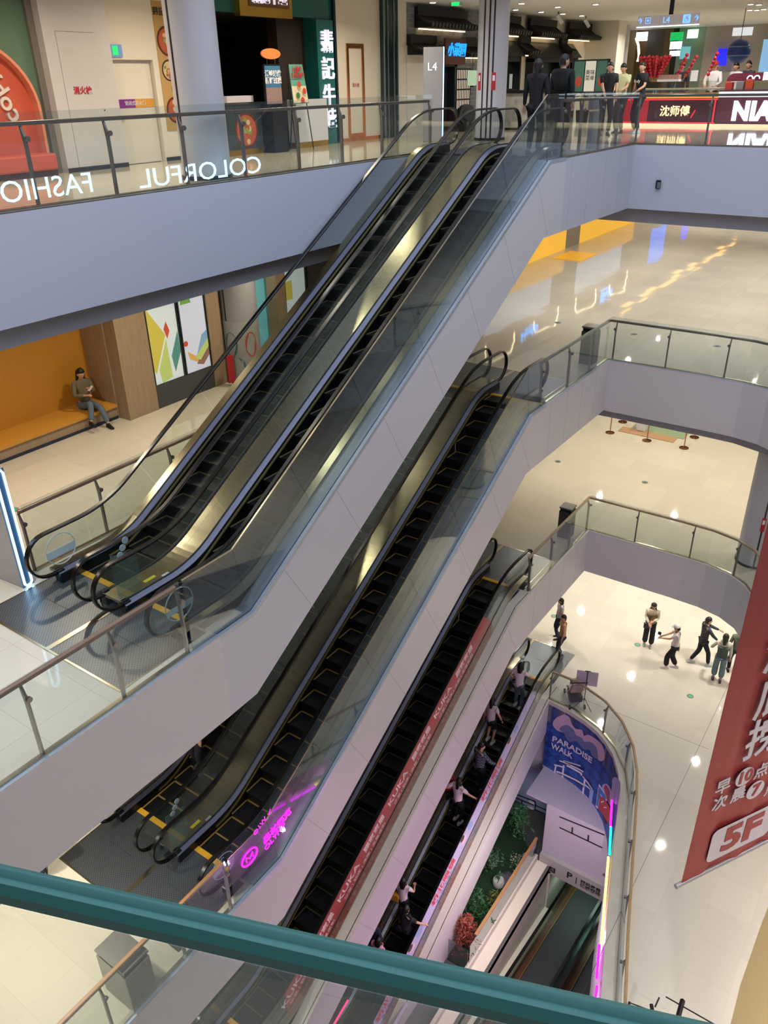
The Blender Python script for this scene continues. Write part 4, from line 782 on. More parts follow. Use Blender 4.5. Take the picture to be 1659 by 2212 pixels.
r = lit_pane('printed_window', 10.88, 11.74, z0, z1, [('y', [(0, .56), (.55, .33), (.1, .08), (0, .12)]), ('l', [(.2, .1), (.55, .3), (.6, .02), (.25, .0)]), ('r', [(.52, .37), (.62, .42), (.7, .35), (.6, .30)]), ('t', [(.95, .33), (.97, .18), (.72, .05), (.66, .17)])], 'lit window film with a big yellow arrow shape')
r = lit_pane('printed_window', 11.80, 12.58, z0, z1, [('g', [(.28, .72), (.5, .50), (.1, .50)]), ('Oy', (.7, .68, .12)), ('r', [(.8, .72), (1, .72), (1, .6), (.85, .6)]), ('Or', (.12, .22, .08)), ('b', [(.5, .12), (.75, .25), (1, .28), (1, .1)]), ('n', [(.45, .05), (.7, .03), (1, .1), (1, .18), (.7, .13)]), ('o', [(.15, .16), (.5, .1), (.5, .06), (.2, .1)]), ('l', [(.4, .1), (1, .22), (1, .16), (.6, .07)])], 'lit window film with a green wedge and small red disc', 'C4CCE0')
lit_pane('printed_window', 15.33, 16.15, z0, z1, [('y', [(.05, .45), (.35, .45), (.35, .3), (.05, .3)]), ('g', [(.1, .72), (1, .75), (1, .68), (.3, .66)]), ('Or', (.1, .68, .12))], 'lit window film with one yellow square, rightmost', 'BFCFD2')
r = thing('glass_door', 'teal lit glass shop door with long steel pull handle', 'door', (XW-.05, 14.4, L3)); b = MB(); b.box(XW-.08, XW-.05, 14.0, 14.6, L3, L3+3.65); b.build('pane', mat('teal_lit_glass', '5FA6B0', .3, em='5FA6B0', es=.35), r); b = MB(); b.box(XW-.1, XW+.0, 13.93, 14.0, L3, L3+3.65); b.box(XW-.1, XW+.02, 14.6, 14.95, L3, L3+3.65); b.build('frame', M_steel, r); b = MB(); b.tube([(XW+.05, 13.97, L3+.9), (XW+.05, 13.97, L3+2.5)], .025, 8); b.build('pull_handle', M_steel, r, True)
column('column', -13.62, 13.45, L3, L3+3.65, .42, 'dim round column wrapped with a green dragon print', (262,), (), mat('dim_column', '8F9094', .5))
r = thing('column_wrap', 'printed sheet with a red spotted shape round the dim column', 'poster', (-13.62, 13.45, L3)); b = MB(); rs = []
for a in [math.radians(q) for q in range(-120, 31, 10)]: rs.append([(-13.62+.424*math.cos(a), 13.45+.424*math.sin(a), z) for z in (L3+.1, L3+1.5)]+[(-13.62+.43*math.cos(a), 13.45+.43*math.sin(a), z) for z in (L3+1.5, L3+.1)])
b.rings(rs); b.build('print', mat('pale_print', 'A4A6A6', .5, noise=.35, nscale=5), r, True)
def patch(b, a0, z0_, ra, rz, m):
    P = []; 
    for q in range(16): t = 2*PI*q/16; a = math.radians(a0+ra*math.cos(t)); P.append((-13.62+.434*math.cos(a), 13.45+.434*math.sin(a), z0_+rz*math.sin(t)))
    b.poly(P, m)
b = MB(); patch(b, -18, L3+.95, 20, .3, 0); b.build('print_shape', mat('dull_red_print', 'A8483C', .5), r); b = MB(); patch(b, -85, L3+.95, 24, .3, 0); b.build('print_shape', mat('dull_teal_print', '3F6A6A', .5), r); b = MB(); patch(b, -75, L3+.45, 34, .22, 0); b.build('print_shape', mat('dull_teal_print', '3F6A6A', .5), r)
tag(MB().box(XW+.28, XW+.32, 12.75, 12.95, L3+.1, L3+.75).build('red_notice', M_red, bevel=.004), 'red notice board standing at the dim printed column', 'notice')
# shop frontage farther along that floor: seen as reflections in the polished tiles
r = thing('bakery_frontage', 'wooden shop front with light outlined counters and blue signs', 'shop front', (XW, 32, L3))
for ya, yb in ((26, 33), (34.5, 41.5)):
    b = MB(); b.box(XW-.5, XW, ya, yb, L3+2.5, L3+3.65, 0); b.box(XW-.5, XW+.0, ya, yb, L3, L3+.9, 1); b.build('fascia_board', [wood('golden_wood', 'B08A50', 'A07B44', 1, 4, .5), mat('yellow_counter', 'E0B040', .4, em='E0A838', es=.8)], r)
    b = MB(); b.box(XW-.6, XW-.5, ya, yb, L3+.9, L3+2.5); b.build('lit_back_wall', emis('cool_white_wall', 'D4D8E4', .9), r)
    for yc in (ya+.2, yb-2.6): b = MB(); b.tube([(XW+.02, yc, L3+2.55), (XW+.02, yc, L3+2.95), (XW+.02, yc+.2, L3+3.15), (XW+.02, yc+2.2, L3+3.2), (XW+.02, yc+2.4, L3+2.95), (XW+.02, yc+2.4, L3+2.55)], .02, 6); b.build('outline_light', emis('warm_white_tube', 'FFE8B8', 6), r)
    txt('blue_lettering', 'bingba', .62, (XW+.03, ya+4.0, L3+2.95), (0, 1, 0), (0, 0, 1), emis('blue_neon2', '2E9CFF', 4), r, ext=.01, bold=.012)
b = MB(); b.box(XW-.6, XW, 19, 26, L3, L3+3.65, 0); S('wall_left', b, [mat('greige_wall', 'A89C88', .6)]); b = MB(); b.box(XW-.6, XW, 33.02, 34.48, L3, L3+3.65, 0); S('wall_left', b, [mat('greige_wall', 'A89C88', .6)]); b = MB(); b.box(XW-.6, XW, 41.52, 70, L3, L3+3.65, 0); S('wall_left', b, [mat('greige_wall2', 'B9B2A8', .6)])
for ya, yb, za, zb, c, lb in ((44.4, 46.8, .8, 2.6, '3C78E8', 'tall blue screen mirrored in the tiles, nearer one'), (50, 51.2, 1, 2.2, '2838E8', 'tall blue screen mirrored in the tiles, farther one')): tag(MB().box(XW, XW+.04, ya, yb, L3+za, L3+zb).build('blue_screen', emis('scr'+c, c, 2.2)), lb, 'screen')
tag(MB().box(-12.95, -12.75, 38, 60, L3+3.6, L3+3.63).build('ceiling_light_strip', emis('amber_ceiling_strip', 'FFC060', 3.5)), 'amber ceiling light line mirrored as a ragged streak', 'light strip')
tag(MB().box(-13.4, -12.2, 30.8, 32.6, L3, L3+.02).build('yellow_mat', mat('yellow_floor_band', 'E0A828', .4, em='E0A020', es=.4)), 'yellow floor band in front of the wooden shop front', 'floor band')
# bins by the landings
def bin_(x, y, z, label, col='3E3F42', w_=.36, d_=.36, h=.95):
    r = thing('litter_bin', label, 'litter bin', (x, y, z)); b = MB(); b.box(x-w_/2, x+w_/2, y-d_/2, y+d_/2, z, z+h-.12); b.build('body', mat('bin'+col, col, .35, .5), r, bevel=.01); b = MB(); b.box(x-w_/2, x+w_/2, y-d_/2, y+d_/2, z+h-.04, z+h); b.box(x-w_/2+.02, x+w_/2-.02, y-d_/2+.03, y+d_/2-.03, z+h-.12, z+h-.04, 1); b.build('lid', [mat('bin_lid', '85827A', .3, .6), M_black], r); return r
bin_(-7.05, 18.95, L3, 'dark litter bin behind the rail of the wide reflective floor'); bin_(-7.12, 18.8, L2, 'dark litter bin behind the oak rail of the warm floor')
bin_(-7.02, 3.42, L2, 'pale grey double litter bin at the lower left', '8F8C84', .62, .42, .9)
r = thing('route_sign_stand', 'silver route sign stand behind the glass on the topmost floor', 'sign stand', (-7.1, 17.9, 0)); b = MB(); b.box(-7.15, -7.05, 17.75, 18.05, 0, .72); b.build('stand', mat('silver_stand', '9AA2AC', .3, .6), r); b = MB(); b.box(-7.16, -7.05, 17.7, 18.1, .76, .95); b.build('head', mat('silver_stand', '9AA2AC', .3, .6), r)
# stanchions, rug and stools on the warm floor
def stanchion(x, y, label):
    r = thing('rope_post', label, 'rope post', (x, y, L2)); b = MB(); b.lathe(x, y, [(L2, .16), (L2+.02, .16), (L2+.035, .05), (L2+.04, .02)], 20); b.build('base', mat('rose_gold', 'A87858', .25, .9), r, True); b = MB(); b.cyl(x, y, L2+.03, L2+.9, .02, 10); b.lathe(x, y, [(L2+.88, .02), (L2+.9, .035), (L2+.95, .035), (L2+.97, .01)], 12); b.build('pole', mat('rose_gold', 'A87858', .25, .9), r, True)
for x, y, lb in ((-8.79, 26.6, 'copper rope post, leftmost under the soffit'), (-7.44, 26.6, 'copper rope post, second from the left'), (-6.16, 26.65, 'copper rope post, nearest on the right'), (-6.13, 27.78, 'copper rope post, rear right'), (-8.77, 27.83, 'copper rope post, rear left')): stanchion(x, y, lb)
b = MB(); b.box(-8.6, -6.6, 26.9, 27.4, L2, L2+.02, 0); b.box(-8.3, -6.4, 27.4, 29.4, L2, L2+.02, 1); tag(b.build('rug', [mat('tan_rug', 'B08A62', .8), mat('green_rug', '8C9C78', .8)]), 'tan and green rug between the copper rope posts', 'rug')
tag(MB().box(-8.1, -7.75, 27.3, 27.6, L2+.02, L2+.45).build('display_cube', mat('glossy_white', 'D8D8DC', .15), bevel=.02), 'white display cube standing on the tan rug', 'display cube')
# round floor markers
def marker(x, y, z, label, green=True, grp=None):
    r = thing('floor_marker', label, 'floor marker', (x, y, z), group=grp); b = MB(); b.cyl(x, y, z, z+.004, .10, 24); b.build('ring', mat('marker_grey', '7C8078', .4), r); b = MB(); b.cyl(x, y, z+.004, z+.006, .055, 20); b.build('arrow_disc', mat('marker_green', '3FAE74', .4, em='3FAE74', es=.35) if green else mat('marker_dark', '5C6058', .4), r)
for (u, v, z), lb in zip(((1196, 1331, L1), (1377, 1393, L1), (1491, 1504, L1), (1205, 997, L2), (1393, 1042, L2), (1369, 722, L3), (1549, 748, L3), (1205, 697, L3)), ('green floor marker left of the two people by the escalator top', 'green floor marker by the feet of the woman in a tan vest', 'green floor marker alone on the white floor', 'floor marker left on the warm floor', 'floor marker in the middle of the warm floor', 'floor marker left behind the curved steel rail', 'floor marker right behind the curved steel rail', 'floor marker near the mirrored blue sign')):
    p = onZ(u, v, z); marker(p.x, p.y, z, lb, z == L1)
p = onZ(28, 1102, L3); marker(p.x, p.y, L3, 'green exit marker in the floor beside the lit pillar')

# ------------------------------------------------------------------ advertising films and their writing on the two lower flights
def slope_frame(ztop, yo, s, x):   # point on the outer face of a right balustrade; s metres above the deck line
    return lambda y: Vector((x, y+yo, ztop+(y-YT)*T30+s))
XF = -7.60+.52+.0075
def film(unit, ztop, yo, y0, y1, s0, s1, m, name):
    b = MB(); f0 = slope_frame(ztop, yo, s0, XF); f1 = slope_frame(ztop, yo, s1, XF)
    b.xprism([(f0(y0).y, f0(y0).z), (f0(y1+.45).y, f0(y1+.45).z), (f1(y1).y, f1(y1).z), (f1(y0).y, f1(y0).z)], XF-.001, XF+.003); return b.build(name, m, unit)
US = Vector((0, math.cos(PI/6), math.sin(PI/6))); UP = Vector((0, -math.sin(PI/6), math.cos(PI/6)))
uc = UNITS['C']; film(uc, L2, 0, 6.3, 13.9, .10, .77, mat('red_film', 'A62A30', .3), 'advertising_film')
uc['label'] = 'black stepped escalator with the long red advertising strip'
M_wp = mat('pinkish_white_print', 'E6D4D0', .4)
for y in (6.9, 8.75, 10.6, 12.45):
    P = slope_frame(L2, 0, .50, XF+.004)
    txt('film_lettering', 'KUKA', .25, P(y-.35), US, UP, M_wp, uc, ext=.001, bold=.004, sx=1.25); txt('film_lettering', '顾家家居', .21, P(y+.60), US, UP, M_wp, uc, ext=.001, bold=.006, sx=1.0)
    P = slope_frame(L2, 0, .22, XF+.004); txt('film_lettering', '沙发 | 软床 | 床垫 | 全屋定制', .12, P(y+.25), US, UP, M_wp, uc, ext=.001, sx=1.15)
ud = UNITS['D']; ud['label'] = 'black stepped escalator with the lavender advertising strip'
film(ud, L1, 2.753, 6.3, 14.4, .10, .77, mat('lavender_film', 'B9AEDC', .3), 'advertising_film')
M_rp = mat('magenta_red_print', 'C8243C', .4)
for k, y in enumerate((7.0, 9.6, 12.2)):
    P = slope_frame(L1, 2.753, .47, XF+.004)
    txt('film_lettering', '桥北眼镜', .33, P(y), US, UP, M_rp, ud, ext=.001, bold=.010, sx=1.0); txt('film_lettering', '专业验光配镜中心', .12, slope_frame(L1, 2.753, .19, XF+.004)(y+.1), US, UP, mat('indigo_print', '3A3A78', .4), ud, ext=.001, sx=1.1)
    for dy, c1, c2 in ((1.05, 'E8C0C8', '2A2434'), (1.4, '8FA6DC', '8FA6DC')):
        q = P(y+dy); b = MB(); b.disc(q, (1, 0, 0), .14, .002, 16, 0); b.disc(q+Vector((.001, -.08, .1)), (1, 0, 0), .11, .002, 12, 1); b.build('film_picture', [mat('fp'+c1, c1, .4), mat('fp'+c2, c2, .4)], ud)
# small yellow and white stickers, round logo films
for z, yo, nm in ((L4, 0, 'A'), (L3, 0, 'B')):
    u = UNITS[nm]
    for k, (dx, c) in enumerate(((-.66, 'D8C83C'), (-.56, 'D8D8D0'))): b = MB(); b.box(-7.6+dx-.03, -7.6+dx+.03, 5.75, 5.95, z-4.799, z-4.797) if k == 0 else b.box(-7.6+dx-.03, -7.6+dx+.03, 6.0, 6.12, z-4.799, z-4.797); b.build('deck_sticker', mat('sticker'+c, c, .5), u)
    for un in (u,):
        b = MB(); c0 = (-7.6+.527, 5.38, z-4.5); b.tube([(c0[0], c0[1]+.23*math.cos(a), c0[2]+.23*math.sin(a)) for a in [2*PI*k/28 for k in range(29)]], .008, 5); b.box(c0[0]-.002, c0[0]+.002, c0[1]-.22, c0[1]+.22, c0[2]-.1, c0[2]-.01); b.build('logo_film', mat('frosted_film', 'A8BCC0', .5), un)
        txt('floor_numeral', '3' if z == L4 else '2', .2, (c0[0]-.004, c0[1], c0[2]+.09), (0, -1, 0), (0, 0, 1), mat('frosted_film', 'A8BCC0', .5), un, ext=.002)
    # the small anti-climb glass fins between the two units
    r = thing('divider_fin', 'small upright glass fin between the escalators at the foot of the '+('topmost' if nm == 'A' else 'second')+' flight', 'glass fin', (-8.33, 5.5, z-4.8))
    b = MB(); b.xprism([(5.35, z-4.8), (5.75, z-4.8), (5.75, z-4.3), (5.35, z-4.2)], -8.335, -8.325); b.build('fin_glass', glass('pale_green_glass', (.75, .88, .85), 1.5, .12, (.5, .65, .62)), r)
    for k in range(3): b = MB(); b.disc((-8.32, 5.5+.06*k, z-4.25+.09*k), (1, 0, 0), .05, .008, 14); b.build('fin_dot', mat('pale_dot', '9FB4BC', .4), r)
u = UNITS['A']; b = MB(); c0 = (-9.06-.527+.012, 5.40, L4-4.5); b.tube([(c0[0], c0[1]+.24*math.cos(a), c0[2]+.24*math.sin(a)) for a in [2*PI*k/28 for k in range(29)]], .008, 5); b.box(c0[0]-.002, c0[0]+.002, c0[1]-.23, c0[1]+.23, c0[2]-.1, c0[2]+.02)
tag(b.build('logo_film', mat('frosted_film', 'A8BCC0', .5)), 'round frosted film on the far left escalator glass near the lit pillar', 'glass film')
# reflected neon sign and letters, drawn as glowing shapes fixed on the glass
r = thing('neon_reflection', 'reflection of magenta neon characters and round emblem modelled on the lower barrier glass', 'neon reflection', (XG-.05, 5.9, -9.3)); M_mag = emis('reflected_magenta_neon', 'FF18F0', 3.2)
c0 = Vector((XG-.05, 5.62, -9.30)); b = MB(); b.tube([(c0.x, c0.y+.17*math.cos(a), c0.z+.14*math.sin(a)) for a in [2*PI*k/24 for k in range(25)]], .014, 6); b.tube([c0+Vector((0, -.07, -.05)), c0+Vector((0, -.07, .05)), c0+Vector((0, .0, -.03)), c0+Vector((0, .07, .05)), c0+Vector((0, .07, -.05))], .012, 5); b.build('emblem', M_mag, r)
txt('glowing_lettering', '奥林匹克', .17, (XG-.05, 6.28, -9.24), (0, .96, .12), (0, -.12, 1), M_mag, r, ext=.004, bold=.004); txt('glowing_lettering', 'OLYMP', .16, (XG-.05, 6.2, -9.42), (0, .96, .2), (0, -.2, 1), M_mag, r, ext=.004)
txt('glowing_lettering', 'O1W ✓', .13, (XG-.05, 5.98, -8.86), (0, .9, .35), (0, -.35, 1), M_mag, r, ext=.004)
M_cy = emis('reflected_cyan_letters', 'BFEAFF', 2.6)  # reflection of lit lettering, made of glowing letters on the glass
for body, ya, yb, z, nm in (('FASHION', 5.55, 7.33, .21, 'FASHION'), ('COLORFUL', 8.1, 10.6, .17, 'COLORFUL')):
    t = txt('reflected_lettering', body, .36, (-9.905, (ya+yb)/2, z), (0, -1, 0), (0, 0, 1), M_cy, ext=.002, sx=(yb-ya)/(len(body)*.36*.62)); tag(t, 'reflection of glowing letters reading %s modelled on the corridor glass' % nm, 'lettering')
tag(MB().box(XG-.002, XG+.03, 18.32, 18.40, -.78, -.62).build('camera_box', M_dark, bevel=.01), 'small dark box', 'box') if False else None
r = thing('wall_camera', 'small dark box on the topmost fascia at right', 'camera', (-6.05, 19.36, -.6)); p = onY(1423, 398, 19.4); b = MB(); b.box(p.x-.05, p.x+.05, 19.33, 19.4, p.z-.09, p.z+.09); b.build('housing', M_dark, r, bevel=.01); b = MB(); b.box(p.x+.0, p.x+.06, 19.28, 19.33, p.z-.07, p.z+.05); b.build('lens_hood', mat('grey_hood', '6C7078', .4), r)

# ------------------------------------------------------------------ red hanging banner
BP = Vector((-.80, 7.0, -7.03)); BU = Vector((.5, .866, 0)); BN = Vector((.866, -.5, 0)); WB = 2.6; HB = 11.2
def bpt(a, z, n=0): return BP+BU*a+Vector((0, 0, z))+BN*n
def bpx(u, v): p = onP(u, v, BP, BN); return (p-BP).dot(BU), p.z-BP.z
r = thing('hanging_banner', 'huge red hanging banner with pale Chinese writing and 5F', 'banner', tuple(BP))
b = MB(); nx, nz = 40, 4; rsw = []
for k in range(nx+1):
    a = WB*k/nx; wv_ = .012*math.sin(a*9)+.006*math.sin(a*23+1); rsw.append([bpt(a, 0, wv_), bpt(a, HB, wv_), bpt(a, HB, wv_-.004), bpt(a, 0, wv_-.004)])
b.rings(rsw); b.build('cloth', mat('banner_red', '983436', .65), r, True)
b = MB(); b.tube([bpt(-.08, -.0), bpt(WB+.08, -.0)], .03, 10); b.build('bottom_rod', mat('rod_grey', 'A8A4A6', .4, .4), r, True)
M_bp = mat('banner_print', 'C8C0CA', .6)
side = (BN.x*(0-BP.x)+BN.y*(0-BP.y)) > 0; off = .03 if side else -.03
bx = BU if True else -BU
def btxt(body, u, v, size, bold=.003, m=None, sx=1., off2=0):
    a, z = bpx(u, v); return txt('banner_lettering', body, size, bpt(a, z, off+off2), BU, (0, 0, 1), m or M_bp, r, ext=.003, bold=bold, sx=sx)
btxt('早', 1557, 1697, .23); btxt('点', 1640, 1662, .23); btxt('次', 1550, 1732, .23); btxt('晨', 1590, 1713, .23); btxt('点', 1662, 1698, .23)
for u, v, n in ((1604, 1674, '10'), (1627, 1702, '7')):
    a, z = bpx(u, v); b = MB(); b.disc(bpt(a, z, off), BN, .135, .006, 28); b.build('banner_disc', M_bp, r); btxt(n, u, v, .24, .008, mat('banner_red', '983436', .65), off2=.006*(1 if side else -1))
btxt('捞', 1648, 1590, .60, .010); btxt('底', 1672, 1500, .60, .010); btxt('海', 1692, 1400, .60, .010)
a, z = bpx(1597, 1795); w2, h2, rr = .50, .27, .09; P = []
for cx, cz, a0 in ((w2-rr, h2-rr, 0), (-w2+rr, h2-rr, 90), (-w2+rr, -h2+rr, 180), (w2-rr, -h2+rr, 270)):
    for q in range(6): t = math.radians(a0+18*q); P.append((a+cx+rr*math.cos(t), z+cz+rr*math.sin(t)))
b = MB(); b.rings([[bpt(x, y, off-.002) for x, y in P], [bpt(x, y, off+.002) for x, y in P]]); b.build('banner_plate', M_bp, r); txt('banner_lettering', '5F', .52, bpt(a, z, off+.006*(1 if side else -1)), BU, (0, 0, 1), mat('banner_red', '983436', .65), r, ext=.003, bold=.02, sx=1.25)
b = MB(); b.tube([bpt(.3, HB), bpt(.3, HB+.2)], .01, 6); b.tube([bpt(2.3, HB), bpt(2.3, HB+.2)], .01, 6); b.build('hanging_wire', M_steel, r)

# ------------------------------------------------------------------ the opening in the white floor: mural, walls, garden, moving walks
curve = list(reversed(C1R))   # from (-6.66,17.68) round to the right side
fine = roundpath(curve, .5, 4)
def curved_wall(pts, z0, z1, off, th=.06):
    b = MB(); b.sweep_xy(pts, 0, [(off, z0), (off, z1), (off+th, z1), (off+th, z0)]); return b
cl = [0]
for a_, b_ in zip(fine, fine[1:]): cl.append(cl[-1]+math.dist(a_, b_))
def cpt(s, z, n=0):
    for i in range(len(cl)-1):
        if s <= cl[i+1] or i == len(cl)-2:
            t = (s-cl[i])/(cl[i+1]-cl[i]); a_, b_ = fine[i], fine[i+1]; dx, dy = b_[0]-a_[0], b_[1]-a_[1]; l = math.hypot(dx, dy)
            return Vector((a_[0]+dx*t+dy/l*n, a_[1]+dy*t-dx/l*n, z))
def diamond_mat():
    m = bpy.data.materials.new('blue_diamond_pattern'); m.use_nodes = True; nt = m.node_tree; b = nt.nodes['Principled BSDF']; N = nt.nodes.new; L = nt.links.new
    tc = N('ShaderNodeTexCoord'); sp = N('ShaderNodeSeparateXYZ'); L(tc.outputs['Object'], sp.inputs[0]); A = N('ShaderNodeMath'); A.operation = 'ADD'; L(sp.outputs[0], A.inputs[0]); L(sp.outputs[2], A.inputs[1])
    Bm = N('ShaderNodeMath'); Bm.operation = 'SUBTRACT'; L(sp.outputs[0], Bm.inputs[0]); L(sp.outputs[2], Bm.inputs[1]); cb = N('ShaderNodeCombineXYZ'); L(A.outputs[0], cb.inputs[0]); L(Bm.outputs[0], cb.inputs[1]); cb.inputs[2].default_value = .13
    ch = N('ShaderNodeTexChecker'); ch.inputs['Scale'].default_value = 2.6; ch.inputs[1].default_value = (*lin('203E88'), 1); ch.inputs[2].default_value = (*lin('2A52A6'), 1); L(cb.outputs[0], ch.inputs[0]); L(ch.outputs[0], b.inputs['Base Color']); b.inputs['Roughness'].default_value = .5; return m
ZM0, ZM1 = -17.62, -15.14
r = thing('wall_mural', 'curved blue mural with clouds, gateway and PARADISE WALK lettering', 'mural', (-5, 17.2, ZM0))
fm = [tuple(cpt(.0+4.9*k/60, 0, 0)[:2]) for k in range(61)]
b = MB(); b.sweep_xy(fm, 0, [(.0, ZM0), (.0, ZM1), (-.05, ZM1), (-.05, ZM0)]); b.build('mural_sheet', diamond_mat(), r)
def flat_on_wall(P2, m, n, name='mural_shape', parent=r):   # outline in (arc length, height) laid on the curved wall as a thin relief
    from mathutils.geometry import tessellate_polygon
    bm = bmesh.new(); vs = [bm.verts.new((x, y, 0)) for x, y in P2]; f = bm.faces.new(vs); bmesh.ops.triangulate(bm, faces=[f])
    for _ in range(3):
        e = [q for q in bm.edges if abs(q.verts[0].co.x-q.verts[1].co.x) > .22]
        if not e: break
        bmesh.ops.subdivide_edges(bm, edges=e, cuts=1); bmesh.ops.triangulate(bm, faces=bm.faces[:])
    me = bpy.data.meshes.new(name); off_ = rootloc(parent)
    g = bmesh.ops.extrude_face_region(bm, geom=bm.faces[:]); top = {v for v in g['geom'] if isinstance(v, bmesh.types.BMVert)}
    for v in bm.verts: nn_ = n+(.004 if v in top else -.004); v.co = cpt(v.co.x, v.co.y, nn_)-off_
    bmesh.ops.recalc_face_normals(bm, faces=bm.faces); bm.to_mesh(me); bm.free(); me.materials.append(m); o = bpy.data.objects.new(name, me); COL.objects.link(o); o.parent = parent; return o
def mur(u, v):   # pixel -> (arc, height) on the wall
    best = None
    for k in range(150):
        s = 4.9*k/149; p = cpt(s, 0)
        # height on the vertical line through p that projects to row v
        lo, hi = -19., -14.
        for _ in range(18):
            m_ = (lo+hi)/2; q = proj(Vector((p.x, p.y, m_)))
            if q[1] > v: lo = m_
            else: hi = m_
        q = proj(Vector((p.x, p.y, lo))); d_ = abs(q[0]-u)
        if best is None or d_ < best[0]: best = (d_, s, lo)
    return best[1], best[2]
def proj(P):
    d_ = P-Vector((0, 0, CAMZ)); c = [sum(RW[i][j]*d_[i] for i in range(3)) for j in range(3)]; return 829.5+FPX*c[0]/c[2], 1106+FPX*c[1]/c[2]
s_ = 320/1659
def mp(x, y): return mur(1060+x*s_, 1500+y*s_)
M_pink = mat('mural_pale_pink', 'C9AFC6', .5); M_slate = mat('mural_slate', '6F7AA6', .5)
def blob(pts, m, n):
    P = [mp(*q) for q in pts]; k = len(P); out = []
    for i in range(k):
        p0, p1, p2, p3 = P[i-1], P[i], P[(i+1) % k], P[(i+2) % k]
        for t in (0, .33, .66): out.append(tuple(.5*((2*p1[j])+(-p0[j]+p2[j])*t+(2*p0[j]-5*p1[j]+4*p2[j]-p3[j])*t*t+(-p0[j]+3*p1[j]-3*p2[j]+p3[j])*t**3) for j in (0, 1)))
    return flat_on_wall(out, m, n)
blob([(700, 330), (720, 270), (770, 240), (830, 225), (890, 260), (915, 330), (960, 385), (1020, 395), (1045, 460), (1100, 450), (1180, 500), (1240, 560), (1275, 650), (1270, 730), (1230, 745), (1190, 700), (1120, 600), (1040, 560), (960, 500), (860, 440), (770, 410), (720, 380)], M_pink, .012)
blob([(770, 385), (820, 345), (880, 345), (930, 400), (960, 455), (1020, 480), (1060, 530), (1120, 530), (1190, 590), (1205, 660), (1200, 715), (1150, 690), (1110, 620), (1060, 615), (1010, 570), (960, 520), (900, 530), (850, 480), (820, 425)], M_slate, .02)
blob([(1365, 960), (1395, 925), (1440, 960), (1460, 1030), (1440, 1200), (1400, 1230), (1360, 1170), (1345, 1110), (1365, 1040)], mat('mural_pale_lilac', 'BCAEDA', .5), .012)
blob([(1255, 1030), (1300, 1000), (1345, 1050), (1370, 1160), (1350, 1250), (1290, 1130)], mat('mural_pale_lilac', 'BCAEDA', .5), .014)
M_lil = mat('mural_white', 'D9D3E6', .5)
def mtxt(body, sa, sb, size, parent=r):   # letters bent round the curved wall
    (s0, z0), (s1, z1) = mp(*sa), mp(*sb)
    t = txt('mural_lettering', body, size, (0, 0, 0), (1, 0, 0), (0, 1, 0), M_lil, None, ext=.004, bold=.006, align='LEFT'); me = t.data; w_ = max(v.co.x for v in me.vertices)
    for v in me.vertices: q = v.co.x/w_*(s1-s0); v.co = cpt(s0+q, z0+(z1-z0)*v.co.x/w_+v.co.y, .016+v.co.z)-rootloc(parent)
    t.parent = parent
mtxt('PARADISE', (690, 490), (1140, 745), .30); mtxt('WALK', (680, 570), (920, 695), .30)
def bar(a_, b_, w_, m=M_lil, n=.015):
    (s0, z0), (s1, z1) = mp(*a_), mp(*b_); d_ = Vector((s1-s0, z1-z0)).normalized(); q = Vector((-d_.y, d_.x))*w_/2; flat_on_wall([(s0+q.x, z0+q.y), (s0-q.x, z0-q.y), (s1-q.x, z1-q.y), (s1+q.x, z1+q.y)], m, n)
for a_, b_, w_ in (((735, 790), (712, 930), .05), ((820, 790), (798, 975), .06), ((1055, 940), (1030, 1125), .06), ((715, 785), (830, 815), .05), ((770, 740), (1045, 865), .05), ((820, 740), (1010, 800), .035), ((735, 860), (1060, 1020), .06), ((1030, 915), (1140, 1065), .05), ((850, 790), (1030, 890), .07), ((1010, 880), (1020, 910), .05), ((1060, 1010), (1120, 1060), .05)): bar(a_, b_, w_)
for a_, b_ in (((740, 760), (900, 790)), ((760, 880), (1060, 1035)), ((840, 750), (1050, 845)), ((1050, 900), (1140, 1040))): bar(a_, b_, .02, mat('mural_plum', '3C2A50', .5), .02)
def quad_(pts, m, n): flat_on_wall([mp(*q) for q in pts], m, n)
quad_([(1215, 1000), (1310, 1150), (1300, 1210), (1235, 1130), (1205, 1280), (1178, 1255)], M_lil, .012); quad_([(1222, 1030), (1300, 1155), (1290, 1190), (1235, 1110), (1205, 1255), (1188, 1240)], mat('mural_mid_blue', '3C6FC0', .5), .02)
quad_([(1235, 1130), (1340, 1260), (1360, 1330), (1365, 1480), (1300, 1420), (1215, 1280)], mat('mural_red', 'B23238', .5), .022); quad_([(1290, 1010), (1340, 1090), (1340, 1230), (1300, 1160), (1270, 1040)], mat('mural_rose', 'A04058', .5), .018)
bar((1250, 1205), (1275, 1195), .03, M_lil, .028); bar((1275, 1265), (1310, 1268), .03, M_lil, .028); quad_([(1270, 1370), (1300, 1400), (1310, 1450), (1280, 1420)], mat('mural_wheel', '1E1A2C', .5), .03)
quad_([(1120, 1060), (1155, 1075), (1135, 1215), (1105, 1175)], mat('mural_grid', '8FA4D8', .5), .014)
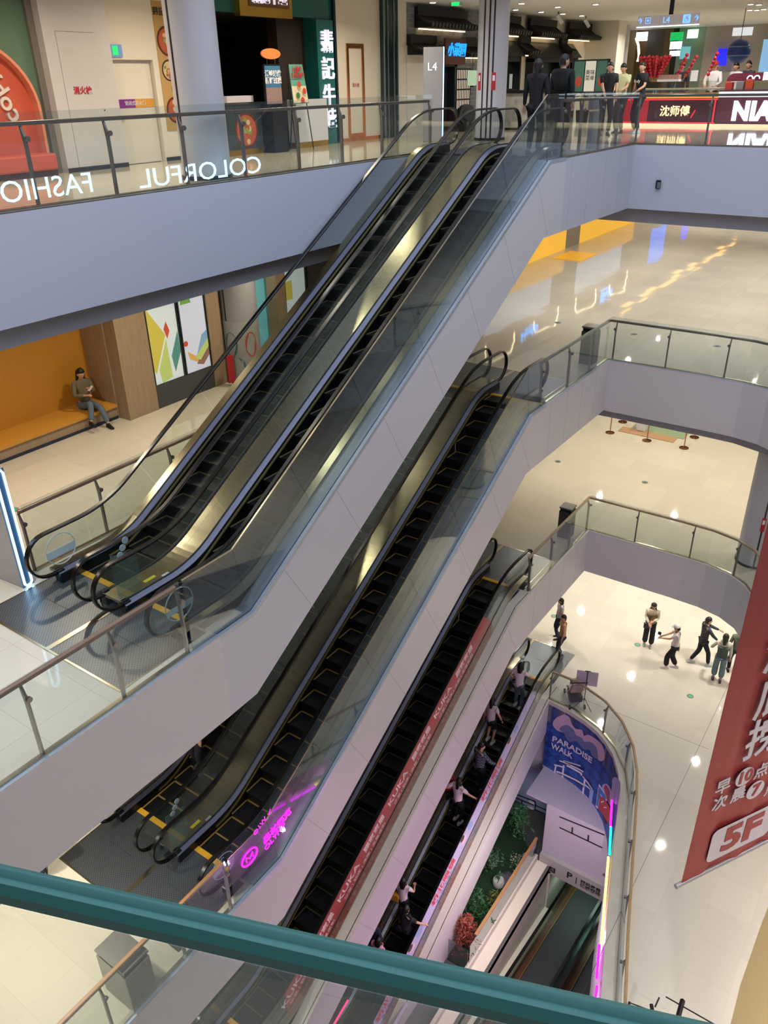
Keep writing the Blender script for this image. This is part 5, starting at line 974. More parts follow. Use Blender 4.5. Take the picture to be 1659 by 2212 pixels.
# sheet end with pale blue shape on the side wall, wall under the mural, brick outlined back wall
b = MB(); b.sweep_xy([tuple(cpt(5.6*k/50, 0)[:2]) for k in range(51)], 0, [(-.001, -17.62), (-.001, -18.3), (-.05, -18.3), (-.05, -17.62)]); struct(b.build('wall_front', mat('pale_lilac_wall', 'BDB4C8', .6)))
b = MB(); b.sweep_xy([tuple(cpt(4.9+.0+7*k/40, 0)[:2]) for k in range(41)], 0, [(-.001, -15.8), (-.001, -20), (-.05, -20), (-.05, -15.8)]); struct(b.build('wall_right', mat('pale_lilac_wall', 'BDB4C8', .6)))
YBW = 17.95
b = MB(); b.box(-9.9, -2.5, YBW, YBW+.1, -20, -15.8, 0); b.box(-9.9, -5.9, YBW-.01, YBW, -20, -18.2, 1); struct(b.build('wall_front', [mat('pale_lilac_wall', 'BDB4C8', .6), mat('pale_blue_wall', '9DB4D8', .6)]))
r = thing('wall_linework', 'black outlined brick and eave drawing on the pale wall', 'wall drawing', (-5.5, YBW, -19.0))
b = MB(); M_bk = mat('black_line', '16181E', .5)
s5 = 320/1659
def W5(x, y, yy=None): return onY(1060+x*s5, 1500+y*s5, yy or (YBW-.012 if x < 760 else 16.35))
def line(a_, b_, w_=.022):
    p, q = W5(*a_), W5(*b_); d_ = (q-p).normalized(); n_ = Vector((-d_.z, 0, d_.x))*w_; b = MB(); d3 = Vector((0, -.006, 0)); b.rings([[p+n_, p-n_, p-n_+d3, p+n_+d3], [q+n_, q-n_, q-n_+d3, q+n_+d3]]); b.build('line', M_bk, r)
for a_, b_ in (((290, 1120), (500, 1200)), ((275, 1155), (480, 1240)), ((250, 1220), (480, 1330)), ((350, 1190), (345, 1265)), ((500, 1200), (500, 1275)), ((500, 1240), (750, 1355)), ((480, 1280), (755, 1405)), ((490, 1320), (480, 1415)), ((480, 1415), (745, 1545)), ((755, 1355), (745, 1545)), ((770, 1370), (1360, 1610)), ((770, 1490), (1360, 1770)), ((915, 1490), (912, 1555)), ((1095, 1575), (1090, 1640))): line(a_, b_)
for p_ in ((460, 1195), (450, 1255)): q = W5(*p_); b = MB(); b.ell((q.x, YBW-.06, q.z), (.14, .05, .05)); tag(b.build('eave_spotlight', mat('glossy_white', 'D8D8DC', .15), None, True), 'small white lamp on the black outlined wall, %s one' % ('upper' if p_[1] < 1200 else 'lower'), 'lamp')
# bulkhead with the parking sign over the moving walks
r = thing('parking_sign', 'grey bulkhead sign with P and Chinese parking text', 'sign', (-4.8, 16.2, -20.2)); b = MB(); b.box(-5.9, -3.2, 16.2, 16.35, -20.3, -19.66); b.build('board', mat('sign_grey', 'A9A7A6', .5), r); b = MB(); b.box(-5.9, -3.2, 16.36, 16.42, -20.3, -17.64); b.box(-6.6, -3.2, 16.42, 17.9, -17.72, -17.64); b.build('wall_panel', mat('pale_lilac_wall', 'BDB4C8', .6), r)
s6 = 380/1642
def W6(x, y): return onY(960+x*s6, 1700+y*s6, 16.19)
for t_, p_, sz in (('P', (1165, 830), .36), ('|', (1230, 870), .3), ('♿', (1005, 775), .2)): txt('lettering', t_, sz, W6(*p_), (1, 0, 0), (0, 0, 1), M_bk, r, ext=.002, bold=.008 if t_ == 'P' else 0)
txt('lettering', '扫码缴费\n便捷离场', .16, W6(1360, 945), (1, 0, 0), (0, 0, 1), M_bk, r, ext=.002, bold=.003)
for k, q in enumerate(((1515, 715), (1497, 822), (1493, 920))): p = onY(960+q[0]*s6, 1700+q[1]*s6, 16.34); b = MB(); b.disc((p.x, 16.34, p.z), (0, 1, 0), .06, .03); tag(b.build('wall_socket_ring', mat('brown_ring', '6A4A48', .4)), 'small dark round fitting on the pale wall, %s of three' % ('top', 'middle', 'bottom')[k], 'fitting')
# walls of the walkway well
M_wellw = mat('cream_well_wall', 'CFC8BA', .6)
b = MB(); b.box(-6.05, -5.95, 9.0, 16.2, -20.0, -19.75, 0); b.xprism([(9.0, -20.05), (16.2, -20.05), (16.2, -24.4), (9.0, -24.4)], -5.62, -5.55, 0); b.box(-5.95, -5.62, 9.0, 16.2, -20.05, -19.98, 1); b.xprism([(9.0, -20.45), (16.2, -21.9), (16.2, -22.1), (9.0, -20.65)], -5.55, -5.25, 1)
b.box(-5.62, -2.4, 18.6, 18.7, -24.4, -20.3, 2); b.box(-2.4, -2.3, 9, 19, -24.4, -20, 0); b.box(-5.9, -5.5, 16.2, YBW, -24, -20.2, 0); struct(b.build('wall_back', [M_wellw, mat('cream_ledge', 'DDD6C4', .5), mat('green_grey_dark', '3C5048', .6)]))
M_belt = mat('dark_rubber_belt', '34383A', .6, noise=.3, nscale=30)
def walk(label, x0, x1):
    r = thing('moving_walk', label, 'moving walk', ((x0+x1)/2, 9, -20.1)); zz = lambda y: -20.45-(y-9)*.205
    b = MB(); b.xprism([(8.0, zz(8)), (18.5, zz(18.5)), (18.5, zz(18.5)-.1), (8.0, zz(8)-.1)], x0+.2, x1-.2); b.build('belt', M_belt, r)
    for sx, x in ((1, x0), (-1, x1)):
        b = MB(); b.xprism([(8.0, zz(8)+.75), (18.5, zz(18.5)+.75), (18.5, zz(18.5)+.05), (8.0, zz(8)+.05)], x+.05*sx, x+.06*sx); b.build('glass_side', glass('smoked_green_glass', (.62, .72, .66), .8), r)
        b = MB(); b.sweep_yz([(8.0, zz(8)+.78), (18.5, zz(18.5)+.78)], [(x+.015*sx, -.02), (x+.015*sx, .02), (x+.095*sx, .02), (x+.095*sx, -.02)]); b.build('handrail', M_black, r)
        b = MB(); b.sweep_yz([(8.0, zz(8)+.06), (18.5, zz(18.5)+.06)], [(x, -.05), (x, .02), (x+.2*sx, 0), (x+.2*sx, -.05)]); b.build('side_deck', mat('brown_print_deck', '6A4A36', .35, .3, noise=.6, nscale=9) if sx > 0 else mat('dim_steel_deck', '5A6260', .35, .7), r)
        b = MB(); b.sweep_yz([(8.0, zz(8)+.075), (18.5, zz(18.5)+.075)], [(x+.19*sx, 0), (x+.19*sx, .012), (x+.21*sx, .012), (x+.21*sx, 0)]); b.build('edge_line', mat('dull_gold', '8F7434', .4, .5), r)
walk('dark sloping moving walk down to parking, left of the pair', -5.22, -4.0); walk('dark sloping moving walk down to parking, right of the pair', -3.9, -2.7)
area('under_sign_light', (-4.2, 17.5, -20.6), 1.6, 1.2, 30, (.7, 1, .85))
# garden strip
r = thing('planted_bed', 'green artificial grass bed beside the pale parapet', 'planting bed', (-6.3, 13, B1)); b = MB(); b.prism([(-6.62, 11.9), (-6.08, 11.9), (-6.08, 16.15), (-7.3, 17.3), (-8.0, 17.3), (-6.9, 13.5)], B1, B1+.04); b.build('turf', mat('dark_turf', '27482C', .9, noise=.6, nscale=60), r)
b = MB(); b.prism([(-9.5, 13), (-6.95, 13.4), (-8.05, 17.2), (-9.5, 17.2)], B1, B1+.02); b.build('paving', mat('slate_paving', '4A4E56', .7), r)
r = thing('railing', 'orange brown wooden railing along the garden parapet', 'railing', (-6.03, 12.3, B1)); b = MB(); b.box(-6.07, -5.99, 12.35, 16.15, -19.02, -18.97); b.build('handrail', M_wood, r); b = MB(); b.box(-6.01, -6.0, 12.0, 16.2, -19.75, -19.0); b.box(-6.6, -6.0, 11.88, 11.89, -19.9, -19.05); b.build('glass_panel', M_glass2, r)
def plant(x, y, z, h, R, n, sz, cols, label, cat='plant', pot=None, seed=0):
    r = thing('potted_plant' if pot else 'shrub', label, cat, (x, y, z)); rnd = random.Random(seed)
    if pot: b = MB(); b.lathe(x, y, [(z, .1), (z+.05, .17), (z+.2, .19), (z+.27, .15)], 16); b.build('pot', mat('pot'+pot, pot, .6), r, True)
    b = MB()
    for k in range(5): a = rnd.random()*6.28; b.tube([(x, y, z+(.2 if pot else 0)), (x+R*.3*math.cos(a), y+R*.3*math.sin(a), z+h*.6), (x+R*.6*math.cos(a), y+R*.6*math.sin(a), z+h)], [.012, .009, .004], 5)
    b.build('stems', mat('green_stem', '3F5A34', .6), r)
    b = MB()
    for k in range(3): leaves(b, x+rnd.uniform(-.3, .3)*R, y+rnd.uniform(-.3, .3)*R, z+h*(.45+.25*k), R*(1-.2*k), n//3, sz, rnd, 0, .9)
    b.build('foliage', mat('leaf'+cols, cols, .6), r)
plant(-6.75, 16.55, B1, 1.5, .45, 420, .07, '3F7A4A', 'tall feathery green shrub at the far end of the garden', seed=1); plant(-7.0, 15.0, B1, 1.2, .42, 380, .06, '54785A', 'pale green bushy plant behind the round white pot', seed=2)
plant(-6.55, 14.75, B1, .5, .12, 40, .06, '4A7A4E', 'small grass tuft in a round white pot', pot='D8D4CC', seed=3); plant(-6.35, 15.5, B1, .5, .3, 120, .035, 'C8CCA8', 'low shrub with tiny white blossoms by the rail', seed=4)
plant(-6.55, 13.4, B1, 1.0, .5, 420, .07, '2F6236', 'dense dark green shrub in the middle of the bed', seed=5); plant(-6.3, 13.9, B1, .7, .3, 140, .06, '6E7A34', 'yellow green shrub against the rail', seed=6)
plant(-6.36, 12.5, B1, 1.0, .5, 900, .06, '9A4A3A', 'rust red feathery shrub at the near end', seed=7); plant(-6.2, 15.95, B1, .35, .1, 20, .05, '8A9A6A', 'small plant in a rounded grey vase near the rail end', pot='8C8478', seed=8)
r = thing('garden_rock', 'rounded grey boulder lying on the turf', 'rock', (-6.4, 14.95, B1+.15)); bm = bmesh.new(); bmesh.ops.create_icosphere(bm, subdivisions=3, radius=.24); rnd = random.Random(8)
for v in bm.verts: v.co *= 1+.12*math.sin(v.co.x*17+v.co.y*9)+.06*math.sin(v.co.z*30); v.co.z *= .6
me = bpy.data.meshes.new('boulder'); bm.to_mesh(me); bm.free(); me.materials.append(mat('rock_grey', '6E6E74', .8, noise=.4, nscale=8)); o = bpy.data.objects.new('boulder', me); COL.objects.link(o); o.parent = r
# side wall below the lowest flight
b = MB(); b.xprism([(9.0, -20), (12.75, -20), (12.75, -18.9), (9.0, -19.6)], XG-.08, XG-.003, 0); struct(b.build('wall_left', mat('pale_lilac_wall', 'BDB4C8', .6)))
# coloured light tubes below the floor edge
for (pa, pb), c, lb in ((((1329, 1732), (1326, 1790)), 'FF18F0', 'magenta light tube under the curved edge, topmost'), (((1327, 1790), (1324, 1850)), '18E0A0', 'green light tube under the curved edge'), (((1322, 1855), (1307, 2045)), 'FFE060', 'yellow light tube under the curved edge'), (((1303, 2045), (1297, 2120)), 'F018FF', 'magenta light tube under the curved edge, middle'), (((1298, 2135), (1290, 2212)), 'F018FF', 'magenta light tube under the curved edge, lowest')):
    a_, b_ = onZ(*pa, -15.65)-Vector((.09, 0, 0)), onZ(*pb, -15.65)-Vector((.09, 0, 0)); k_ = MB(); k_.tube([a_, a_.lerp(b_, .5), b_], .028, 8); tag(k_.build('light_tube', emis('tube'+c, c, 4.5)), lb, 'light tube')
a_, b_ = onX(752, 2160, XG+.02), onX(722, 2212, XG+.02); k_ = MB(); k_.tube([a_, b_], .02, 8); tag(k_.build('light_tube', emis('tubered', 'FF2060', 4)), 'short red pink light tube below the near teal rail', 'light tube')
# things on the white floor
r = thing('pushchair', 'folding pushchair with grey pink hood behind the curved rail', 'pushchair', (-6.05, 18.1, L1), math.radians(35))
M_hood = mat('grey_pink_fabric', 'A89698', .8); M_seatf = mat('dusty_pink_fabric', 'BCA098', .8)
b = MB(); rs = []
for k in range(9):
    a = math.radians(-20+k*17); rs.append([(x, -.22+.24*math.cos(a)*(1-.2*abs(x)/.2), .74+.24*math.sin(a)) for x in (-.2, -.1, 0, .1, .2)]+[(x, -.22+.22*math.cos(a)*(1-.2*abs(x)/.2), .74+.22*math.sin(a)) for x in (.2, .1, 0, -.1, -.2)])
b.rings(rs); b.build('hood', M_hood, r, True, world=False)
b = MB(); b.xprism([(-.30, .82), (-.1, .38), (.15, .34), (.38, .22), (.40, .26), (.16, .42), (-.04, .46), (-.24, .84)], -.18, .18); b.build('seat', M_seatf, r, world=False, bevel=.02)
for sx in (-.22, .22):
    b = MB(); b.tube([(sx, -.38, .98), (sx, -.2, .62), (sx, .05, .3), (sx, .34, .07)], .013, 8); b.tube([(sx, .1, .34), (sx, -.34, .07)], .012, 8); b.build('side_frame', mat('pale_frame', 'B8B0AE', .3, .7), r, True, world=False)
    for y in (.36, -.36): b = MB(); b.disc((sx, y, .07), (1, 0, 0), .07, .045, 16); b.build('wheel', M_black, r, True, world=False)
b = MB(); b.tube([(-.22, -.38, .98), (-.2, -.43, 1.04), (.2, -.43, 1.04), (.22, -.38, .98)], .016, 8); b.build('handle', M_black, r, True, world=False); b = MB(); b.box(-.18, .18, -.2, .22, .12, .3); b.build('basket', M_dark, r, world=False)
r = thing('sign_stand', 'black tripod stand holding a blank lilac grey board', 'sign stand', (-5.72, 18.0, L1), math.radians(20))
b = MB(); b.box(-.3, .3, -.012, .008, .82, 1.32); b.build('board', mat('lilac_board', 'B4ACB8', .4), r, world=False); b = MB(); b.tube([(0, -.025, .25), (0, -.025, 1.36)], .012, 8); b.tube([(-.08, -.03, 1.35), (.08, -.03, 1.35)], .014, 6); b.build('pole', M_dark, r, True, world=False)
for a in (80, 200, 320): b = MB(); b.tube([(0, -.025, .35), (.3*math.cos(math.radians(a)), .3*math.sin(math.radians(a)), .01)], .010, 6); b.build('leg', M_dark, r, True, world=False)
b = MB()
for P in (((-4.26-2.4, 18.3), (-2.2, 18.3)), ((-2.45, 23), (-2.45, 9))): (x0, y0), (x1, y1) = P; b.box(x0-.004, x1+.004, y0-.004, y1+.004, L1, L1+.0015)
struct(b.build('trim_30', M_seam))
b = MB(); b.prism([(.25, 15), (.18, 13.5), (.14, 12), (.2, 10.5), (.35, 9), (2.5, 9), (2.5, 15)], L1, L1+.002); struct(b.build('trim_31', mat('tan_stone_inlay', 'A8946C', .12)))
# dark rack in the lower right corner
r = thing('garment_rack', 'dark metal rack with clamped bars at the bottom right', 'rack', (-1.0, 9.7, L1)); M_rk = mat('rack_metal', '3A3638', .4, .5)
def rp(u, v, z=-13.6): return onZ(u, v, z)
b = MB(); b.tube([rp(1350, 2212), rp(1360, 2165)], .025, 8); b.tube([rp(1360, 2166), rp(1425, 2190)], .012, 6); b.build('left_arm', M_rk, r, True); b = MB(); b.tube([rp(1403, 2240), rp(1412, 2200), rp(1407, 2170)], .035, 8); b.tube([rp(1415, 2175), rp(1424, 2155)], .015, 6); b.build('clamp_column', M_rk, r, True)
b = MB(); b.tube([rp(1438, 2153), rp(1545, 2214)], .014, 6); b.build('long_bar', M_rk, r, True); b = MB(); b.tube([rp(1475, 2160), rp(1464, 2200)], .045, 4); b.build('bar_clamp', M_rk, r); b = MB(); q = rp(1440, 2212); b.tube([(q.x, q.y, q.z), (q.x, q.y, L1)], .02, 6); q = rp(1353, 2205); b.tube([(q.x, q.y, q.z), (q.x, q.y, L1)], .02, 6); b.build('upright', M_rk, r)
# confectionery stalls out of the direct view, mirrored in the outer barrier glass
def stall(x, y, z, label, seed):
    r = thing('confectionery_stall', label, 'stall', (x, y, z)); rnd = random.Random(seed); b = MB(); b.box(x-1.2, x+1.2, y-1.6, y+1.6, z, z+.75); b.build('cabinet', M_dkwood, r)
    cs = ['E06A3A', 'D8A03C', 'B85A8C', '7AA84A', 'D8D0C8', 'A03A2C', '8A5A3A', 'E890B0']
    b = MB(); 
    for i in range(8):
        for j in range(9): b.box(x-1.15+i*.29, x-.9+i*.29, y-1.5+j*.34, y-1.2+j*.34, z+.75, z+.82+.15*rnd.random(), rnd.randrange(8))
    b.build('sweet_trays', [mat('sw'+c, c, .5, em=c, es=.5) for c in cs], r)
stall(5.2, 17.5, L1, 'stall piled with coloured sweets, mirrored in the barrier glass', 2)
# ------------------------------------------------------------------ people
def skin_mesh(name, nodes, edges, m, parent, sub=1, root=0):
    bm = bmesh.new(); vs = [bm.verts.new(n[0]) for n in nodes]
    for a, c in edges: bm.edges.new((vs[a], vs[c]))
    me = bpy.data.meshes.new(name); bm.to_mesh(me); bm.free(); t = bpy.data.objects.new(name, me); COL.objects.link(t)
    md = t.modifiers.new('skin', 'SKIN'); md.use_smooth_shade = True
    for i, n in enumerate(nodes):
        sv = me.skin_vertices[0].data[i]; rr = n[1] if isinstance(n[1], tuple) else (n[1], n[1]); sv.radius = rr; sv.use_root = (i == root)
    sb = t.modifiers.new('sub', 'SUBSURF'); sb.levels = sub; sb.render_levels = sub
    dg = bpy.context.evaluated_depsgraph_get(); out = bpy.data.meshes.new_from_object(t.evaluated_get(dg)); bpy.data.objects.remove(t)
    out.materials.clear(); out.materials.append(m); out.name = name
    o = bpy.data.objects.new(name, out); COL.objects.link(o); o.parent = parent; return o
def ik(a, c, l1, l2, bend):
    a, c = Vector(a), Vector(c); d = c-a; L_ = min(d.length, (l1+l2)*.995); d.normalize(); c = a+d*L_; x = (l1*l1-l2*l2+L_*L_)/(2*L_); h = math.sqrt(max(0, l1*l1-x*x)); b_ = Vector(bend); b_ -= d*b_.dot(d); b_.normalize(); return a+d*x+b_*h, c
def person(label, loc, face, shirt, pants, hair='16130F', sleeve='short', hs=1.0, lean=0, lh=None, rh=None, lf=None, rf=None, hairlen=0, skirt=False, head=0, hipz=.88, skin='C99B7E', shoes='2A2A2C', cap=None, vest=None, build=1.0, ptype='long', sit=False, group=None, bag=None, cat='person', turn=0, shirtmat=None):
    r = thing('person', label, cat, loc, math.radians(face), group); S_ = hs
    ms = mat('skin'+skin, skin, .55); msh = shirtmat or mat('cloth'+shirt, shirt, .8); mp_ = mat('cloth'+pants, pants, .85); mh = mat('hair'+hair, hair, .5); mf = mat('shoe'+shoes, shoes, .5)
    V = lambda x, y, z: Vector((x*S_, y*S_, z*S_))
    hip = V(0, 0, hipz); ch = V(0, lean*.6, hipz+.30); sh = V(0, lean, hipz+.50); nk = V(0, lean+.01, hipz+.56); hd = V(0, lean+.03+head*.05, hipz+.68)
    lf = V(*(lf or (-.10, .03, .07))); rf = V(*(rf or (.10, -.03, .07)))
    lh = V(*(lh or (-.25, .05, hipz-.08))); rh = V(*(rh or (.25, .05, hipz-.08)))
    legs = []
    for s, f in ((-1, lf), (1, rf)):
        h = hip+V(.085*s, 0, -.03); k, f2 = ik(h, f, .41*S_, .41*S_, (0.05*s, 1, .15)); legs.append((h, k, f2))
    arms = []
    for s, w_ in ((-1, lh), (1, rh)):
        a = sh+V(.165*s*build, 0, 0); e, w2 = ik(a, w_, .27*S_, .25*S_, (.6*s, -.8, -.3)); arms.append((a, e, w2))
    B = build*S_
    # one continuous body
    N = [(hip, (.11*B, .085*B)), (ch, (.10*B, .08*B)), (sh, (.07*B, .055*B)), (nk, .046*S_), (hd-V(0, 0, .06), .05*S_)]; E_ = [(0, 1), (1, 2), (2, 3), (3, 4)]
    for h, k, f in legs:
        i = len(N); N += [(h, .078*B), (k, .05*S_), (f, .034*S_)]; E_ += [(0, i), (i, i+1), (i+1, i+2)]
    for a, e, w_ in arms:
        i = len(N); N += [(a-V(0, 0, .02), .040*B), (e, .036*S_), (w_, .025*S_)]; E_ += [(2, i), (i, i+1), (i+1, i+2)]
    body = skin_mesh('body', N, E_, ms, r)
    # head with face, ears and hands added to the same body surface
    b = MB(); rot = Matrix.Rotation(math.radians(turn), 3, 'Z') @ Matrix.Rotation(-head*.6, 3, 'X')
    def HP(x, y, z): return tuple(hd+rot @ V(x, y, z))
    rs = []
    for j in range(11):
        a = -PI/2+PI*j/10; q = max(.03, math.cos(a)); zz = .115*math.sin(a); jaw = .86 if zz < -.03 else 1
        ring = []
        for i in range(16):
            t = 2*PI*i/16; x = .076*q*math.cos(t)*jaw; y = .092*q*math.sin(t)*(.95 if math.sin(t) > 0 else 1)
            if abs(math.sin(t)-1) < .02 and -.035 < zz < .02: y += .016
            ring.append(HP(x, y, zz))
        rs.append(ring)
    b.rings(rs, 0)
    for s in (-1, 1):
        b.ell(HP(.078*s, 0, -.005), (.012*S_, .02*S_, .03*S_), 8, 6, 0); b.ell(HP(.03*s, .080, .012), (.008*S_, .006*S_, .004*S_), 8, 5, 1)
    b.ell(HP(0, .078, -.05), (.022*S_, .008*S_, .006*S_), 8, 5, 2)
    for (a, e, w_), s in zip(arms, (-1, 1)):
        d = (w_-e).normalized(); sd = d.cross(Vector((0, 0, 1))); sd = sd.normalized() if sd.length > .1 else Vector((1, 0, 0)); up = sd.cross(d).normalized(); c_ = w_+d*.05*S_
        b.rings([[tuple(w_+d*t*S_+sd*x*S_+up*z*S_) for x, z in ((-wd, -.011), (wd, -.011), (wd, .011), (-wd, .011))] for t, wd in ((-.01, .022), (.03, .036), (.085, .038))], 0)
        for k, (o_, ln) in enumerate(((-.029, .062), (-.010, .072), (.009, .068), (.028, .054))):
            p = w_+d*.08*S_+sd*o_*S_; b.tube([p, p+d*ln*.5*S_-up*.006*S_, p+d*ln*.85*S_-up*.028*S_], [.0095*S_, .009*S_, .007*S_], 6, 0)
        p = w_+d*.03*S_+sd*(-.034*s)*S_; b.tube([p, p+(d*.7-sd*.6*s).normalized()*.03*S_, p+(d-sd*.35*s).normalized()*.058*S_], [.011*S_, .010*S_, .008*S_], 6, 0)
    hm = b.build('head_tmp', [ms, mat('eye_dark', '181414', .3), mat('lip', 'A8625A', .5)], None, True)
    bm = bmesh.new(); bm.from_mesh(body.data); k0 = len(bm.faces); bm.from_mesh(hm.data); bm.faces.ensure_lookup_table()
    body.data.materials.clear()
    for m_ in (ms, mat('eye_dark', '181414', .3), mat('lip', 'A8625A', .5)): body.data.materials.append(m_)
    for f in bm.faces[:k0]: f.material_index = 0
    bm.to_mesh(body.data); bm.free(); bpy.data.objects.remove(hm)
    # clothes
    N = [(hip+V(0, 0, -.12 if not sit else .02), (.155*B, .125*B)), (ch-V(0, 0, .10), (.145*B, .112*B)), (ch+V(0, 0, .05), (.150*B, .112*B)), (sh+V(0, 0, .0), (.150*B, .098*B)), (nk-V(0, 0, .005), .078*S_)]; E_ = [(0, 1), (1, 2), (2, 3), (3, 4)]
    for a, e, w_ in arms:
        i = len(N); mid = a.lerp(e, .75)
        if sleeve == 'long': N += [(a, .064*B), (e, .052*S_), (e.lerp(w_, .93), .038*S_)]; E_ += [(3, i), (i, i+1), (i+1, i+2)]
        elif sleeve == 'short': N += [(a, .066*B), (mid, .058*S_)]; E_ += [(3, i), (i, i+1)]
        else: N += [(a, .06*B)]; E_ += [(3, i)]
    skin_mesh('shirt', N, E_, msh, r, root=2)
    N = [(hip+V(0, 0, .02), (.112*B, .088*B))]; E_ = []
    for h, k, f in legs:
        i = len(N); low = k.lerp(f, .92) if ptype == 'long' else k.lerp(h, .1)
        w1, w2, w3 = (.095, .07, .055) if ptype == 'long' else (.1, .088, .085)
        if ptype == 'wide': w1, w2, w3, low = .1, .088, .095, k.lerp(f, .88)
        N += [(h, w1*B), (k if ptype in ('long', 'wide') else h.lerp(k, .6), w2*S_), (low, w3*S_)]; E_ += [(0, i), (i, i+1), (i+1, i+2)]
    skin_mesh('trousers', N, E_, mp_, r)
    for (h, k, f), s in zip(legs, (-1, 1)):
        b = MB(); q = f; b.rings([[(q.x+x*w2, q.y+y, q.z-.07*S_+z) for x, y, z in ()] for w2 in ()]) if False else None
        b.rings([[(q.x+w3*math.cos(t)*S_, q.y+dy*S_, q.z-.07*S_+(max(0, hh*math.sin(t)) if math.sin(t) > 0 else 0)*S_+.002) for t in [2*PI*i/10 for i in range(10)]] for dy, w3, hh in ((-.085, .025, .05), (-.06, .038, .10), (.0, .042, .10), (.07, .045, .06), (.14, .040, .045), (.17, .022, .03))])
        b.build('shoe', mf, r, True, world=False)
    # hair or cap
    b = MB(); rs = []
    for j in range(8):
        a = -.12+(PI/2+.12)*j/7; q = max(.03, math.cos(a)); zz = .128*math.sin(a)+.004; ring = []
        for i in range(16):
            t = 2*PI*i/16; fr = math.sin(t); lowcut = .05 if (fr > .35 and j < 3) else 0
            ring.append(HP(.086*q*math.cos(t), .102*q*math.sin(t)*(.86 if fr > 0 and j < 3 else 1)-.004, max(zz, lowcut)))
        rs.append(ring)
    back = [HP(.08*math.cos(t), .094*math.sin(t)-.012, -.055) for t in [2*PI*i/16 for i in range(16)]]
    b.rings(rs)
    b.rings([[HP(x, y, z) for x, y in ((-.072, -.01), (-.078, -.05), (-.05, -.088), (0, -.102), (.05, -.088), (.078, -.05), (.072, -.01), (0, -.03))] for z in (.05, -.06)])
    if hairlen: 
        w_ = .085 if hairlen < .3 else .06
        b.rings([[HP(x*w_/.085, y, z) for x, y in ((-.088, .01), (-.085, -.06), (-.05, -.10), (0, -.112), (.05, -.10), (.085, -.06), (.088, .01), (0, -.04))] for z in (.04, -.06, -.06-hairlen*.5, -.06-hairlen)])
    b.build('hair', mh, r, True, world=False)
    if cap:
        b = MB(); b.rings([[HP(.092*q*math.cos(t), .106*q*math.sin(t), z) for t in [2*PI*i/18 for i in range(18)]] for z, q in ((.035, 1), (.09, .92), (.125, .6), (.135, .1))]); b.rings([[HP(x, .09+dy, .036+dz) for x, dz in ((-.06, 0), (.06, 0), (.05, .008), (-.05, .008))] for dy in (0, .075)]); b.build('cap', mat('cloth'+cap, cap, .8), r, True, world=False)
    if vest:
        N = [(hip+V(0, 0, -.06), (.165*B, .135*B)), (ch-V(0, 0, .06), (.158*B, .124*B)), (ch+V(0, 0, .06), (.162*B, .124*B)), (sh-V(0, 0, .0), (.155*B, .106*B))]
        skin_mesh('vest', N, [(0, 1), (1, 2), (2, 3)], mat('cloth'+vest, vest, .85), r, root=1)
    if bag:
        b = MB(); bx_, by_, bz_, bc, sz = bag; b.box((bx_-sz)*S_, (bx_+sz)*S_, (by_-.05)*S_, (by_+.05)*S_, (bz_-sz*1.1)*S_, (bz_+sz*.8)*S_); o = b.build('shoulder_bag', mat('cloth'+bc, bc, .7), r, world=False, bevel=.015)
        b = MB(); b.tube([V(bx_, by_, bz_+sz*.7), sh+V(.0, .1, -.1), sh+V(-.1 if bx_ > 0 else .1, .02, .06)], .012, 6); b.build('bag_strap', mat('cloth'+bc, bc, .7), r, True, world=False)
    return r
def plaid(name, a, c_, sc=16):
    m = bpy.data.materials.new(name); m.use_nodes = True; nt = m.node_tree; b = nt.nodes['Principled BSDF']; N = nt.nodes.new; L = nt.links.new; tc = N('ShaderNodeTexCoord'); ch = N('ShaderNodeTexChecker'); ch.inputs['Scale'].default_value = sc; ch.inputs[1].default_value = (*lin(a), 1); ch.inputs[2].default_value = (*lin(c_), 1); L(tc.outputs['Object'], ch.inputs[0]); L(ch.outputs[0], b.inputs['Base Color']); b.inputs['Roughness'].default_value = .9; return m
PL1 = plaid('dark_plaid', '2B2F35', '4A4F55', 18); PL2 = plaid('navy_plaid', '2E3644', '6A7280', 20)
def item(name, label, cat, c, s, m, rz=0):
    b = MB(); b.box(-s[0]/2, s[0]/2, -s[1]/2, s[1]/2, -s[2]/2, s[2]/2); o = b.build(name, m, bevel=min(s)*.2); o.location = c; o.rotation_euler = (math.radians(35), 0, rz); return tag(o, label, cat)
M_phone = mat('phone_dark', '15171A', .2)
# topmost floor: faces toward -y (the viewer) are 180 degrees
p1 = onZ(1303, 293, 0); p2 = onZ(1334, 288, 0); p3 = onZ(1373, 288, 0)
person('man in plain black tee and dark trousers, leftmost of three chatting', (p1.x, p1.y, 0), 215, '131417', '1E2024', lh=(-.16, .26, .92), rh=(.12, .28, .90), build=1.12, hs=1.0, turn=-25)
person('man in pale yellow tee looking at his phone between two men in black', (p2.x, p2.y, 0), 175, 'C9CBA0', '26282C', lh=(-.08, .3, 1.02), rh=(.08, .3, 1.02), head=.5, hs=.99)
person('young man in black tee with white lettering and white shoes', (p3.x, p3.y, 0), 150, '14151A', '15161C', lh=(-.14, .28, 1.0), rh=(.26, .06, .78), shoes='D8D8D4', hs=1.0, turn=20)
for q, dz in ((p3, 0),):
    txt('shirt_print', 'Body', .11, (q.x-.075, q.y-.155, 1.24), (.88, -.48, 0), (0, 0, 1), M_white, None, ext=.002); o = bpy.data.objects['shirt_print']; o.parent = [x for x in bpy.data.objects if x.get('label', '').startswith('young man in black tee with white')][0]; o.matrix_parent_inverse = (Matrix.Translation(o.parent.location) @ Matrix.Rotation(math.radians(150), 4, 'Z')).inverted()
item('phone', 'phone held by the man in the pale yellow tee', 'phone', (p2.x-.02, p2.y-.42, 1.03), (.07, .14, .01), M_phone)
